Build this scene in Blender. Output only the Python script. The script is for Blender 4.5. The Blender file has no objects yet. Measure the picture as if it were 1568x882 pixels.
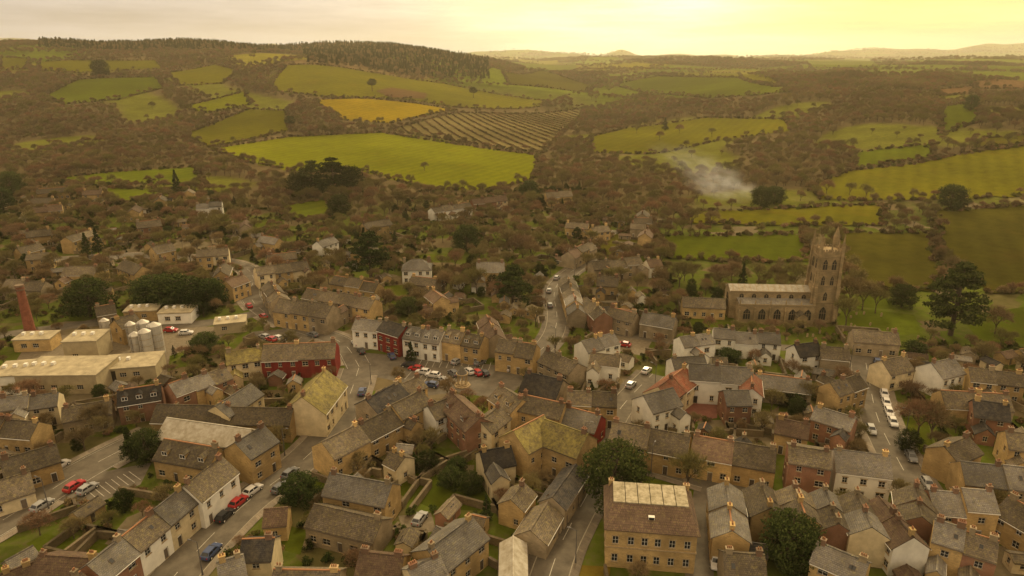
import bpy, bmesh, math, random
import numpy as np
from mathutils import Vector, Matrix
from mathutils.geometry import delaunay_2d_cdt
R = random.Random(7)
rs = np.random.RandomState(11)
scene = bpy.context.scene
COL = scene.collection

# ------------------------------------------------------------------ camera / survey
H = 80.0; F = 1045.0; PITCH = math.radians(18.66)
cp, sp = math.cos(PITCH), math.sin(PITCH)
cam = bpy.data.cameras.new("camera"); camo = bpy.data.objects.new("camera", cam)
camo.location = (0, 0, H); camo.rotation_euler = (math.radians(90) - PITCH, 0, 0)
cam.sensor_width = 36; cam.lens = 36 * F / 1568; cam.clip_start = 1; cam.clip_end = 30000
COL.objects.link(camo); scene.camera = camo

def S(a, b, v):
    t = np.clip((v - a) / (b - a), 0, 1)
    return t * t * (3 - 2 * t)

def height(x, y):
    x = np.asarray(x, float); y = np.asarray(y, float)
    h = 45 * S(400, 2300, y)
    h = h + 68 * S(170, -330, x) * S(540, 1500, y) * (1 - 0.6 * S(1750, 2600, y))
    h = h + 36 * S(105, 430, x) * S(235, 570, y) * (1 - 0.5 * S(900, 1800, y))
    a = 9 * S(600, 1200, y)
    h = h + a * np.sin(x / 150 + 1.3) * np.sin(y / 210 + .5) + a * .5 * np.sin(x / 67 + y / 90)
    h = h + 14 * S(1900, 3500, y) * np.sin(x / 520 + .6) * np.sin(y / 600 + 1)
    yy = np.maximum(y, 1)
    u = x / yy
    far = 30 + 10 * np.sin(u * 31) + 95 * S(.38, .55, u) + 40 * S(.6, .66, u) - 30 * S(.55, .60, u) * (1 - S(.6, .66, u)) + 190 * S(-.45, -.66, u) + 75 * np.exp(-((u - .15) / .018) ** 2) \
        + 75 * np.exp(-((u - .0) / .06) ** 2) + 110 * np.exp(-((u + .33) / .04) ** 2) + 8 * np.sin(u * 90)
    h = h + far * S(6000, 8800, y)
    return h

TS = np.concatenate([np.linspace(60, 1200, 1500), np.geomspace(1201, 12000, 1500)])
def up(px, py, hh=0.0):
    """photo measurement -> survey point on the terrain (or hh metres above it)"""
    dx = (px - 784) / F; dy = (441 - py) / F
    d = np.array([dx, cp + dy * sp, -sp + dy * cp])
    X = d[0] * TS; Y = d[1] * TS; Z = H + d[2] * TS
    g = Z - height(X, Y) - hh
    k = np.argmax(g < 0)
    if g[k] >= 0:
        k = len(TS) - 1
        return X[k], Y[k]
    if k == 0: k = 1
    f = g[k - 1] / (g[k - 1] - g[k])
    t = TS[k - 1] + f * (TS[k] - TS[k - 1])
    return d[0] * t, d[1] * t

def project(x, y, z):
    zc = y * cp - (z - H) * sp
    yc = y * sp + (z - H) * cp
    zc = np.maximum(zc, .1)
    return 784 + F * x / zc, 441 - F * yc / zc

def in_poly(x, y, poly):
    x = np.asarray(x, float); y = np.asarray(y, float)
    ins = np.zeros(x.shape, bool); n = len(poly)
    for i in range(n):
        x1, y1 = poly[i]; x2, y2 = poly[(i + 1) % n]
        if y1 == y2: continue
        c = ((y1 > y) != (y2 > y)) & (x < (x2 - x1) * (y - y1) / (y2 - y1) + x1)
        ins ^= c
    return ins

# ------------------------------------------------------------------ materials
def newmat(name):
    m = bpy.data.materials.new(name); m.use_nodes = True
    nt = m.node_tree; b = nt.nodes["Principled BSDF"]
    b.inputs["Roughness"].default_value = .9
    b.inputs["Specular IOR Level"].default_value = .08
    return m, nt, b
def N(nt, t, **k):
    n = nt.nodes.new(t)
    for a, v in k.items():
        if a.startswith("i_"): n.inputs[a[2:].replace("_", " ")].default_value = v
        else: setattr(n, a, v)
    return n
def mixc(nt, f, a, b, mode='MIX'):
    n = nt.nodes.new("ShaderNodeMix"); n.data_type = 'RGBA'; n.blend_type = mode
    for s, v in ((n.inputs[0], f), (n.inputs[6], a), (n.inputs[7], b)):
        if isinstance(v, bpy.types.NodeSocket): nt.links.new(v, s)
        elif isinstance(v, (int, float)): s.default_value = v
        else: s.default_value = (*v, 1) if len(v) == 3 else v
    return n.outputs[2]
def ramp(nt, fac, lo, hi):
    n = nt.nodes.new("ShaderNodeMapRange"); n.inputs[1].default_value = lo; n.inputs[2].default_value = hi
    nt.links.new(fac, n.inputs[0]); return n.outputs[0]
def mrange(nt, fac, a, b, c, d):
    n = nt.nodes.new("ShaderNodeMapRange"); nt.links.new(fac, n.inputs[0])
    for i, v in enumerate((a, b, c, d)): n.inputs[i + 1].default_value = v
    return n.outputs[0]
def noise(nt, vec, scale, detail=3, rough=.6):
    n = nt.nodes.new("ShaderNodeTexNoise"); n.inputs["Scale"].default_value = scale
    n.inputs["Detail"].default_value = detail; n.inputs["Roughness"].default_value = rough
    nt.links.new(vec, n.inputs["Vector"]); return n.outputs["Fac"]
def objrand(nt, col, lo=.7, hi=1.25):
    oi = N(nt, "ShaderNodeObjectInfo")
    return mixc(nt, 1.0, col, mrange(nt, oi.outputs["Random"], 0, 1, lo, hi), 'MULTIPLY')
def geopos(nt): return N(nt, "ShaderNodeNewGeometry").outputs["Position"]

def coursed(name, c1, c2, dirt, bw, bh, mortar, lichen=0.0, lcol=(.22, .19, .05), rough=.85, roof=False, rnd=None):
    rnd = rnd or ((.70, 1.55) if roof else (.75, 1.3))
    m, nt, b = newmat(name); L = nt.links
    tc = N(nt, "ShaderNodeTexCoord"); sx = N(nt, "ShaderNodeSeparateXYZ"); L.new(tc.outputs["Object"], sx.inputs[0])
    cx = N(nt, "ShaderNodeCombineXYZ")
    ad = N(nt, "ShaderNodeMath", operation='ADD'); L.new(sx.outputs[0], ad.inputs[0])
    if not roof: L.new(sx.outputs[1], ad.inputs[1])
    mu = N(nt, "ShaderNodeMath", operation='MULTIPLY'); L.new(sx.outputs[2], mu.inputs[0]); mu.inputs[1].default_value = 1.5 if roof else 1
    L.new(ad.outputs[0], cx.inputs[0]); L.new(mu.outputs[0], cx.inputs[1])
    br = N(nt, "ShaderNodeTexBrick"); br.inputs["Scale"].default_value = 1
    br.inputs["Brick Width"].default_value = bw; br.inputs["Row Height"].default_value = bh
    br.inputs["Mortar Size"].default_value = .018; br.inputs["Color1"].default_value = (*c1, 1)
    br.inputs["Color2"].default_value = (*c2, 1); br.inputs["Mortar"].default_value = (*mortar, 1)
    L.new(cx.outputs[0], br.inputs["Vector"])
    pos = geopos(nt)
    n1 = noise(nt, pos, .55, 5, .65); n2 = noise(nt, pos, 2.0, 5, .75)
    c = mixc(nt, ramp(nt, n1, .42, .68), br.outputs["Color"], dirt)
    if lichen > 0: c = mixc(nt, ramp(nt, n2, .60 - .25 * lichen, .78), c, lcol)
    c = mixc(nt, 1.0, c, mrange(nt, noise(nt, pos, .13, 2), .3, .7, .8, 1.2), 'MULTIPLY')
    c = mixc(nt, 1.0, c, mrange(nt, noise(nt, pos, 1.1, 6, .8), .3, .7, .64, 1.34), 'MULTIPLY')
    c = objrand(nt, c, *rnd)
    L.new(c, b.inputs["Base Color"]); b.inputs["Roughness"].default_value = rough
    bp = N(nt, "ShaderNodeBump"); bp.inputs["Strength"].default_value = .35; bp.inputs["Distance"].default_value = .05
    L.new(br.outputs["Fac"], bp.inputs["Height"]); bp.invert = True; L.new(bp.outputs[0], b.inputs["Normal"])
    return m
def plain(name, c, var=.3, scale=2.0, rough=.8, rnd=None, metal=0.0, dirt=None):
    m, nt, b = newmat(name)
    n1 = noise(nt, geopos(nt), scale, 4, .65)
    d = dirt or tuple(v * (1 - var) for v in c)
    col = mixc(nt, ramp(nt, n1, .35, .7), c, d)
    if rnd: col = objrand(nt, col, *rnd)
    nt.links.new(col, b.inputs["Base Color"]); b.inputs["Roughness"].default_value = rough; b.inputs["Metallic"].default_value = metal
    return m

WALL = {
 's': coursed("ham_stone_wall", (.54, .37, .15), (.40, .27, .11), (.29, .195, .085), .5, .22, (.37, .27, .15)),
 'g': coursed("grey_stone_wall", (.37, .29, .18), (.28, .215, .13), (.19, .15, .09), .5, .22, (.29, .23, .15)),
 'c': plain("cream_render_wall", (.70, .57, .34), .3, .5, rnd=(.78, 1.12)),
 'w': plain("white_render_wall", (.80, .75, .62), .2, .5, rnd=(.85, 1.05)),
 'b': coursed("red_brick_wall", (.32, .115, .06), (.24, .088, .048), (.18, .095, .05), .23, .08, (.25, .18, .12)),
 'p': plain("red_painted_wall", (.22, .034, .025), .35, .6),
}
ROOF = {
 'n': coursed("brown_slate_roof", (.145, .116, .082), (.085, .070, .052), (.075, .058, .038), .35, .26, (.035, .028, .022), .4, (.21, .172, .065), roof=True),
 'y': coursed("grey_slate_roof", (.19, .172, .145), (.13, .117, .10), (.105, .09, .07), .35, .26, (.05, .045, .04), .3, (.23, .20, .095), roof=True),
 'd': coursed("dark_slate_roof", (.055, .050, .046), (.036, .033, .03), (.06, .05, .036), .35, .26, (.02, .018, .018), .1, (.12, .10, .05), roof=True),
 'r': coursed("red_tile_roof", (.30, .105, .055), (.21, .08, .045), (.15, .085, .05), .3, .3, (.09, .04, .03), .2, (.19, .14, .06), roof=True),
 'k': coursed("brown_tile_roof", (.14, .09, .06), (.10, .065, .045), (.088, .06, .04), .3, .3, (.04, .03, .025), .35, (.19, .15, .06), roof=True),
 'l': coursed("lichen_tile_roof", (.18, .145, .07), (.12, .098, .055), (.21, .172, .055), .35, .28, (.07, .055, .03), .65, (.27, .22, .055), roof=True),
 'm': plain("lead_sheet_roof", (.42, .38, .30), .45, .8, .55, dirt=(.25, .21, .14)),
}
M_frame = plain("white_window_frame", (.72, .68, .58), .1)
M_glass, nt_, b_ = newmat("window_glass"); b_.inputs["Base Color"].default_value = (.022, .022, .022, 1); b_.inputs["Roughness"].default_value = .12; b_.inputs["Specular IOR Level"].default_value = .5
M_trim = plain("dressed_stone_trim", (.42, .31, .17), .35, 3)
M_chim = coursed("chimney_brick", (.25, .12, .07), (.18, .09, .055), (.12, .08, .05), .23, .08, (.2, .15, .1))
M_pot = plain("clay_chimney_pot", (.34, .17, .085), .3, 5)
M_door = plain("painted_door", (.09, .07, .05), .3, 2, rnd=(.5, 2.5))
M_asph = plain("asphalt_road", (.145, .122, .090), .4, .35, .9)
M_pave = coursed("paving_slabs", (.21, .17, .12), (.16, .13, .095), (.12, .10, .075), .9, .6, (.08, .07, .05))
M_kerb = plain("kerb_stone", (.30, .26, .19), .3, 2)
M_paint = plain("white_road_paint", (.55, .50, .40), .5, 3)
M_wallg = coursed("garden_wall_stone", (.29, .215, .12), (.19, .145, .08), (.12, .095, .055), .4, .18, (.12, .09, .06), .3, (.16, .15, .05))
M_gravel = plain("gravel_drive", (.20, .16, .105), .4, 1.2, .95)
M_bark = plain("tree_bark", (.12, .088, .058), .5, 3, .95)

def twigmat(name, c1, c2, k=1.0):
    m, nt, b = newmat(name)
    c1 = tuple(v * k for v in c1); c2 = tuple(v * k for v in c2)
    oi = N(nt, "ShaderNodeObjectInfo")
    c = mixc(nt, oi.outputs["Random"], c1, c2)
    c = mixc(nt, 1.0, c, mrange(nt, noise(nt, geopos(nt), .012, 3), .3, .7, .7, 1.35), 'MULTIPLY')
    nt.links.new(c, b.inputs["Base Color"]); b.inputs["Roughness"].default_value = 1; b.inputs["Specular IOR Level"].default_value = .02
    return m
M_tw1 = twigmat("bare_twigs_brown", (.215, .145, .072), (.165, .128, .060))
M_tw2 = twigmat("bare_twigs_russet", (.235, .132, .072), (.175, .118, .066))
M_tw3 = twigmat("bare_twigs_olive", (.150, .134, .044), (.20, .155, .068))
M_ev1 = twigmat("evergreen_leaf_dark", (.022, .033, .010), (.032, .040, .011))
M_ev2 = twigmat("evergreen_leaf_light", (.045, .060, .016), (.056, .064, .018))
M_sh1 = twigmat("shrub_leaf_green", (.062, .082, .016), (.10, .105, .020))
M_sh2 = twigmat("shrub_leaf_brown", (.13, .095, .042), (.092, .078, .028))

# ------------------------------------------------------------------ mesh builder
class MB:
    def __init__(s): s.v = []; s.f = []; s.m = []; s.mats = []; s.T = None
    def mi(s, mat):
        if mat not in s.mats: s.mats.append(mat)
        return s.mats.index(mat)
    def P(s, p):
        if s.T is not None: p = s.T @ Vector(p)
        s.v.append(tuple(p)); return len(s.v) - 1
    def face(s, pts, mat):
        s.f.append([s.P(p) for p in pts]); s.m.append(s.mi(mat))
    def box(s, x0, x1, y0, y1, z0, z1, mat, bottom=False):
        a = [s.P((x, y, z)) for z in (z0, z1) for (x, y) in ((x0, y0), (x1, y0), (x1, y1), (x0, y1))]
        k = s.mi(mat)
        fs = [(4, 5, 6, 7), (0, 1, 5, 4), (1, 2, 6, 5), (2, 3, 7, 6), (3, 0, 4, 7)]
        if bottom: fs.append((3, 2, 1, 0))
        for q in fs: s.f.append([a[i] for i in q]); s.m.append(k)
    def slab(s, quad, th, mat):
        a = [s.P(p) for p in quad]; b = [s.P((p[0], p[1], p[2] - th)) for p in quad]; k = s.mi(mat); n = len(quad)
        s.f.append(a); s.m.append(k); s.f.append(b[::-1]); s.m.append(k)
        for i in range(n):
            j = (i + 1) % n; s.f.append([a[i], b[i], b[j], a[j]]); s.m.append(k)
    def tube(s, p0, p1, r0, r1, n, mat, cap=False):
        p0 = Vector(p0); p1 = Vector(p1); d = (p1 - p0)
        if d.length < 1e-6: return
        d.normalize(); a = d.orthogonal().normalized(); b = d.cross(a); k = s.mi(mat)
        A = []; B = []
        for i in range(n):
            t = 2 * math.pi * i / n; o = a * math.cos(t) + b * math.sin(t)
            A.append(s.P(p0 + o * r0)); B.append(s.P(p1 + o * r1))
        for i in range(n):
            j = (i + 1) % n; s.f.append([A[i], A[j], B[j], B[i]]); s.m.append(k)
        if cap: s.f.append(B); s.m.append(k)
    def mesh(s, name, smooth=False):
        me = bpy.data.meshes.new(name); me.from_pydata(s.v, [], s.f)
        for m in s.mats: me.materials.append(m)
        me.polygons.foreach_set("material_index", s.m)
        if smooth: me.polygons.foreach_set("use_smooth", [True] * len(s.f))
        me.update(); return me
    def obj(s, name, loc=(0, 0, 0), rz=0, smooth=False):
        o = bpy.data.objects.new(name, s.mesh(name, smooth)); o.location = loc; o.rotation_euler = (0, 0, rz); COL.objects.link(o); return o
def inst(me, name, loc, rz=0, sc=(1, 1, 1)):
    o = bpy.data.objects.new(name, me); o.location = loc; o.rotation_euler = (0, 0, rz); o.scale = sc; COL.objects.link(o); return o

# ------------------------------------------------------------------ terrain
def grow(a, s, f, end):
    out = []; v = a
    while v < end: out.append(v); v += s; s *= f
    out.append(end); return out
xp = grow(0, 8, 1.0, 560) ; xp = xp[:-1] + grow(560, 9, 1.035, 11000)
xs = np.array([-v for v in xp[:0:-1]] + xp)
ys = np.array(grow(-300, 30, 1.0, 0)[:-1] + grow(0, 8, 1.0, 800)[:-1] + grow(800, 9, 1.016, 11500))
GX, GY = np.meshgrid(xs, ys); GZ = height(GX, GY)
nx, ny = len(xs), len(ys)
co = np.stack([GX.ravel(), GY.ravel(), GZ.ravel()], 1)
idx = np.arange(nx * ny).reshape(ny, nx)
fc = np.stack([idx[:-1, :-1].ravel(), idx[:-1, 1:].ravel(), idx[1:, 1:].ravel(), idx[1:, :-1].ravel()], 1)
me = bpy.data.meshes.new("terrain"); me.from_pydata(co.tolist(), [], fc.tolist())
me.polygons.foreach_set("use_smooth", [True] * len(fc))

seeds = np.stack([rs.uniform(-5500, 6500, 1000), 600 + 7800 * rs.uniform(0, 1, 1000) ** 1.35], 1)
ctype = rs.choice([0, 1, 2, 3], 1000, p=[.24, .42, .22, .12])
def vor(x, y):
    x = x.ravel(); y = y.ravel(); n = len(x); i1 = np.zeros(n, int); dd = np.zeros(n)
    for a in range(0, n, 8000):
        d = np.hypot(x[a:a + 8000, None] - seeds[:, 0], y[a:a + 8000, None] - seeds[:, 1])
        p = np.partition(d, 1, axis=1); i1[a:a + 8000] = d.argmin(1); dd[a:a + 8000] = p[:, 1] - p[:, 0]
    return i1, dd
def clearing(x, y): return np.sin(x / 47 + 2 * np.sin(y / 73)) * np.sin(y / 57 + 1.7 * np.sin(x / 65))
def vzone(x, y): return np.maximum(S(780, 900, y) * S(20, 160, x), S(1050, 1200, y))
i1, dd = vor(GX, GY)
ccol = np.array([(.11, .080, .038), (.095, .112, .012), (.14, .122, .016), (.15, .10, .045)])
cv = np.zeros((nx * ny, 4)); cv[:, 3] = 1
cc = ccol[ctype[i1]] * rs.uniform(.75, 1.2, 1000)[i1][:, None]
yy = GY.ravel(); xx = GX.ravel()
cl = S(.38, .52, clearing(xx, yy))[:, None]
wd = np.array((.105, .078, .038)) * (1 - cl) + np.array((.105, .105, .016)) * cl
vmask = vzone(xx, yy)[:, None]
cv[:, :3] = wd * (1 - vmask) + cc * vmask
cv[:, 3] = (1 - S(330, 420, yy))
at = me.color_attributes.new("Col", 'FLOAT_COLOR', 'POINT'); at.data.foreach_set("color", cv.ravel().astype(np.float32))
m, nt, b = newmat("ground_earth_and_grass")
pos = geopos(nt); ac = N(nt, "ShaderNodeVertexColor", layer_name="Col")
n1 = noise(nt, pos, .035, 5, .65); n2 = noise(nt, pos, .35, 5, .7)
vo = N(nt, "ShaderNodeTexVoronoi", distance='CHEBYCHEV', i_Scale=.075); nt.links.new(pos, vo.inputs["Vector"])
sc_ = N(nt, "ShaderNodeSeparateColor"); nt.links.new(vo.outputs["Color"], sc_.inputs[0])
cr = N(nt, "ShaderNodeValToRGB"); cr.color_ramp.interpolation = 'CONSTANT'
el = cr.color_ramp.elements; el[0].position = 0; el[0].color = (.085, .105, .014, 1); el[1].position = .42; el[1].color = (.13, .098, .052, 1)
e = el.new(.55); e.color = (.07, .085, .014, 1); e = el.new(.76); e.color = (.17, .135, .082, 1); e = el.new(.87); e.color = (.10, .088, .032, 1)
nt.links.new(sc_.outputs[0], cr.inputs[0])
g = mixc(nt, ramp(nt, n2, .46, .72), cr.outputs[0], (.08, .064, .03))
c = mixc(nt, ac.outputs["Alpha"], ac.outputs["Color"], g)
c = mixc(nt, 1.0, c, mrange(nt, n1, .3, .7, .7, 1.25), 'MULTIPLY')
c = mixc(nt, 1.0, c, mrange(nt, n2, .3, .7, .7, 1.3), 'MULTIPLY'); nt.links.new(c, b.inputs["Base Color"]); b.inputs["Specular IOR Level"].default_value = 0
me.materials.append(m); me.update()
COL.objects.link(bpy.data.objects.new("terrain", me))

# ------------------------------------------------------------------ field sheets
def fieldmat(name, c, c2=None, k=.58):
    c2 = c2 or tuple(v * .6 for v in c); c = tuple(v * k for v in c); c2 = tuple(v * k for v in c2)
    m, nt, b = newmat(name); pos = geopos(nt)
    a = noise(nt, pos, .018, 5, .6); a2 = noise(nt, pos, .16, 6, .8); a3 = noise(nt, pos, .006, 3, .6)
    col = mixc(nt, ramp(nt, a, .3, .72), c, c2)
    col = mixc(nt, ramp(nt, a2, .44, .88), col, tuple(v * .5 for v in c2))
    # worn, drier patches
    col = mixc(nt, ramp(nt, noise(nt, pos, .035, 6, .75), .55, .85), col, (c[0] * 1.05, c[1] * .78, c[2] * 1.3))
    col = mixc(nt, 1.0, col, mrange(nt, a3, .35, .65, .75, 1.2), 'MULTIPLY')
    mp = N(nt, "ShaderNodeMapping"); mp.inputs["Rotation"].default_value = (0, 0, .5); nt.links.new(pos, mp.inputs[0])
    w = N(nt, "ShaderNodeTexWave", i_Scale=.035, i_Distortion=1.5); nt.links.new(mp.outputs[0], w.inputs[0]); w.inputs["Detail Scale"].default_value = .2
    col = mixc(nt, 1.0, col, mrange(nt, w.outputs["Fac"], 0, 1, .92, 1.05), 'MULTIPLY')
    col = objrand(nt, col, .85, 1.12)
    nt.links.new(col, b.inputs["Base Color"]); b.inputs["Roughness"].default_value = 1; b.inputs["Specular IOR Level"].default_value = 0
    return m
def drape(name, wp, mat, off, step=None, wob=0):
    n = len(wp); xs_ = [p[0] for p in wp]; ys_ = [p[1] for p in wp]
    sz = max(max(xs_) - min(xs_), max(ys_) - min(ys_)); step = step or min(max(sz / 36, 1.5), 40)
    vs = []
    for i in range(n):
        a = wp[i]; c_ = wp[(i + 1) % n]; L_ = math.hypot(a[0] - c_[0], a[1] - c_[1]); k = max(1, int(L_ / step))
        for j in range(k):
            w_ = math.sin(j * 1.7 + i) * wob * min(1, L_ / 80) * (1 if 0 < j < k else 0)
            vs.append((a[0] + (c_[0] - a[0]) * j / k + w_, a[1] + (c_[1] - a[1]) * j / k + w_))
    nb = len(vs); ed = [(i, (i + 1) % nb) for i in range(nb)]; bnd = list(vs)
    gx, gy = np.meshgrid(np.arange(min(xs_), max(xs_), step), np.arange(min(ys_), max(ys_), step)); gx = gx.ravel(); gy = gy.ravel()
    k = in_poly(gx, gy, bnd); vs += list(zip(gx[k], gy[k]))
    r = delaunay_2d_cdt([Vector(v) for v in vs], ed, [], 0, 1e-4)
    V = np.array([tuple(v) for v in r[0]]); Fc = [list(f) for f in r[2]]
    cen = np.array([V[f].mean(0) for f in Fc]); k = in_poly(cen[:, 0], cen[:, 1], bnd)
    Fc = [f for f, q in zip(Fc, k) if q]; Z = height(V[:, 0], V[:, 1]) + off
    me = bpy.data.meshes.new(name); me.from_pydata(np.column_stack([V, Z]).tolist(), [], Fc); me.materials.append(mat)
    me.polygons.foreach_set("use_smooth", [True] * len(Fc))
    o = bpy.data.objects.new(name, me); COL.objects.link(o); return o

G1 = fieldmat("pasture_bright", (.235, .245, .008), (.19, .20, .008))
G2 = fieldmat("pasture_green", (.158, .185, .012), (.118, .140, .012))
G3 = fieldmat("pasture_olive", (.205, .185, .012), (.15, .145, .012))
G4 = fieldmat("pasture_dull", (.14, .125, .016), (.10, .09, .016))
GY_ = fieldmat("stubble_yellow", (.38, .26, .010), (.28, .21, .012))
GB = fieldmat("orchard_ground", (.19, .15, .055), (.15, .12, .048), k=.85)
GT = fieldmat("tan_earth", (.24, .13, .06), (.18, .11, .05))
ORCH = [(597, 199), (700, 173), (895, 165), (880, 190), (830, 235), (700, 217)]
FIELDS = [
 ([(325, 228), (440, 210), (585, 203), (690, 220), (826, 238), (822, 272), (760, 291), (660, 291), (555, 262), (450, 262), (375, 247)], G1),
 (ORCH, GB),
 ([(480, 153), (560, 151), (640, 159), (700, 169), (600, 189), (525, 184)], GY_),
 ([(415, 128), (440, 100), (480, 99), (560, 110), (680, 128), (836, 155), (830, 163), (700, 165), (640, 155), (500, 149), (425, 140)], G3),
 ([(275, 165), (375, 140), (384, 160), (320, 173)], G1),
 ([(283, 206), (380, 167), (440, 170), (446, 200), (360, 219), (318, 226)], G3),
 ([(68, 148), (120, 122), (240, 118), (252, 135), (180, 153), (100, 160)], G2),
 ([(255, 112), (330, 99), (365, 108), (342, 128), (275, 131)], G3),
 ([(0, 88), (45, 90), (40, 106), (0, 108)], G3),
 ([(60, 95), (240, 92), (250, 105), (120, 112), (60, 108)], G3),
 ([(85, 274), (170, 264), (300, 256), (314, 286), (230, 281), (120, 283)], G2),
 ([(140, 288), (250, 291), (240, 303), (180, 314)], G2),
 ([(905, 210), (960, 196), (1080, 180), (1200, 183), (1213, 200), (1100, 215), (1000, 236), (905, 234)], G3),
 ([(940, 130), (1010, 117), (1130, 119), (1225, 139), (1160, 146), (1080, 151), (1000, 143)], G2),
 ([(980, 112), (1130, 112), (1200, 128), (1190, 134), (1130, 119), (1010, 116)], G3),
 ([(1305, 234), (1425, 222), (1432, 240), (1310, 258)], G2),
 ([(1235, 287), (1300, 262), (1400, 252), (1480, 235), (1600, 222), (1600, 300), (1430, 306), (1330, 308), (1260, 305)], G3),
 ([(1440, 165), (1500, 157), (1500, 187), (1440, 206)], G2),
 ([(1430, 325), (1620, 312), (1620, 450), (1520, 450), (1445, 400)], G4),
 ([(1280, 357), (1428, 358), (1440, 420), (1430, 446), (1320, 446), (1285, 400)], G4),
 ([(1010, 363), (1235, 360), (1240, 401), (1130, 403), (1022, 396)], G2),
 ([(1040, 325), (1200, 320), (1350, 313), (1352, 345), (1190, 346), (1050, 342)], G3),
 ([(905, 372), (960, 355), (1000, 372), (1000, 392), (930, 392)], G4),
 ([(770, 112), (830, 108), (910, 132), (900, 142), (840, 135), (780, 130)], G4),
 ([(1480, 128), (1600, 124), (1600, 136), (1500, 136)], GT),
 ([(1425, 138), (1490, 132), (1500, 142), (1440, 148)], GT),
 ([(800, 97), (880, 97), (885, 106), (810, 108)], G2),
 ([(1235, 94), (1330, 92), (1345, 103), (1240, 104)], G2),
 ([(430, 318), (500, 306), (515, 322), (500, 334), (440, 336)], G2),
 ([(1490, 215), (1600, 205), (1600, 218), (1500, 228)], G4),
]
DEC = [([(575, 140), (600, 135), (655, 144), (650, 152), (600, 150)], GT)]
for i, (pp, mt) in enumerate(FIELDS):
    drape("field", [up(*p) for p in pp], mt, .10 + .02 * i, wob=2.5)
for pp, mt in DEC: drape("bare_earth", [up(*p) for p in pp], mt, .9, wob=3)
FPOLY = [f[0] for f in FIELDS]

LAWN = fieldmat("lawn_grass", (.135, .165, .014), (.105, .125, .016))
LAWNY = fieldmat("dry_lawn", (.30, .21, .03), (.24, .17, .03))
LAWNS = [
 ([(588, 722), (640, 714), (745, 758), (735, 782), (665, 780), (600, 752)], LAWN),
 ([(976, 733), (1070, 742), (1068, 798), (1045, 790), (978, 762)], LAWN),
 ([(40, 832), (70, 818), (172, 835), (165, 852), (60, 852)], LAWN),
 ([(1050, 470), (1118, 468), (1125, 503), (1060, 500)], LAWN),
 ([(1125, 503), (1240, 506), (1280, 515), (1410, 512), (1400, 482), (1290, 470), (1282, 500)], LAWN),
 ([(1310, 452), (1360, 456), (1370, 474), (1310, 470)], LAWN),
 ([(868, 864), (935, 868), (930, 915), (850, 915)], LAWNY),
 ([(640, 390), (700, 388), (700, 402), (640, 402)], LAWN),
 ([(1470, 485), (1568, 470), (1600, 530), (1500, 522)], LAWN),
 ([(380, 340), (430, 335), (440, 348), (390, 352)], LAWN),
 ([(700, 690), (735, 690), (730, 712), (700, 712)], LAWN),
 ([(620, 640), (650, 640), (645, 665), (612, 665)], LAWN),
 ([(1195, 610), (1240, 612), (1238, 632), (1192, 630)], LAWN),
 ([(1440, 620), (1480, 622), (1478, 650), (1440, 645)], LAWN),
 ([(560, 440), (620, 436), (630, 470), (590, 470)], LAWN),
 ([(1120, 620), (1180, 622), (1180, 645), (1118, 640)], LAWN),
 ([(1380, 640), (1420, 640), (1430, 690), (1390, 700)], LAWN),
 ([(420, 800), (470, 812), (460, 850), (410, 835)], LAWN),
]
for i, (pp, mt) in enumerate(LAWNS): drape("lawn", [up(*p) for p in pp], mt, .004 + .0005 * i if i not in (4, 5, 8, 9) else .03)
LPOLY = [[up(*p) for p in pp] for pp, _ in LAWNS]

# ------------------------------------------------------------------ roads
ROADS = [
 ([(180, 990), (266, 882), (322, 822), (378, 768), (436, 728), (488, 684), (520, 640), (538, 600), (550, 562)], 8, True),
 ([(-90, 850), (0, 800), (60, 762), (130, 718), (200, 682), (240, 664)], 9, True),
 ([(550, 562), (530, 525), (480, 508), (430, 493), (392, 470), (380, 448), (392, 425), (372, 405), (300, 395), (200, 390), (60, 400)], 7, True),
 ([(790, 560), (840, 530), (856, 490), (845, 445), (868, 420), (905, 397), (925, 372), (938, 352)], 6, True),
 ([(915, 712), (940, 692), (985, 706), (1040, 722), (1092, 738), (1200, 752)], 6.5, True),
 ([(820, 960), (850, 850), (880, 792), (905, 748), (915, 712), (932, 650), (960, 612), (1000, 572)], 6, True),
 ([(1082, 742), (1076, 800), (1066, 960)], 4.5, False),
 ([(1322, 535), (1332, 590), (1342, 640), (1368, 692), (1400, 750), (1440, 800)], 7.5, True),
 ([(1322, 538), (1200, 532), (1090, 530), (1000, 520), (900, 500), (856, 490)], 4.5, False),
 ([(-40, 520), (60, 505), (180, 490), (300, 500), (392, 480)], 6, False),
]
def resample(pts, st=2.5):
    P_ = [Vector(p) for p in pts]
    for _ in range(2):
        Q = [P_[0]]
        for a, c_ in zip(P_[:-1], P_[1:]): Q += [a * .75 + c_ * .25, a * .25 + c_ * .75]
        Q.append(P_[-1]); P_ = Q
    out = [P_[0]]; acc = 0
    for a, c_ in zip(P_[:-1], P_[1:]):
        L_ = (c_ - a).length; t = st - acc
        while t < L_: out.append(a.lerp(c_, t / L_)); t += st
        acc = (acc + L_) % st if L_ else acc
    return out
RD = []
for pts, w, pv in ROADS: RD.append((resample([up(*p) for p in pts]), w, pv))
RPT = np.array([(p.x, p.y, w / 2) for pl, w, _ in RD for p in pl])
RID = np.array([i for i, (pl, w, _) in enumerate(RD) for p in pl])
RT = []
for pl, w, _ in RD:
    for i in range(len(pl)):
        t = pl[min(i + 1, len(pl) - 1)] - pl[max(i - 1, 0)]; RT.append(math.atan2(t.y, t.x))
RT = np.array(RT)
def road_clear(x, y, skip=-1):
    d = np.hypot(RPT[:, 0] - x, RPT[:, 1] - y) - RPT[:, 2]
    if skip >= 0: d = np.where(RID == skip, 1e9, d)
    return d.min()
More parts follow.
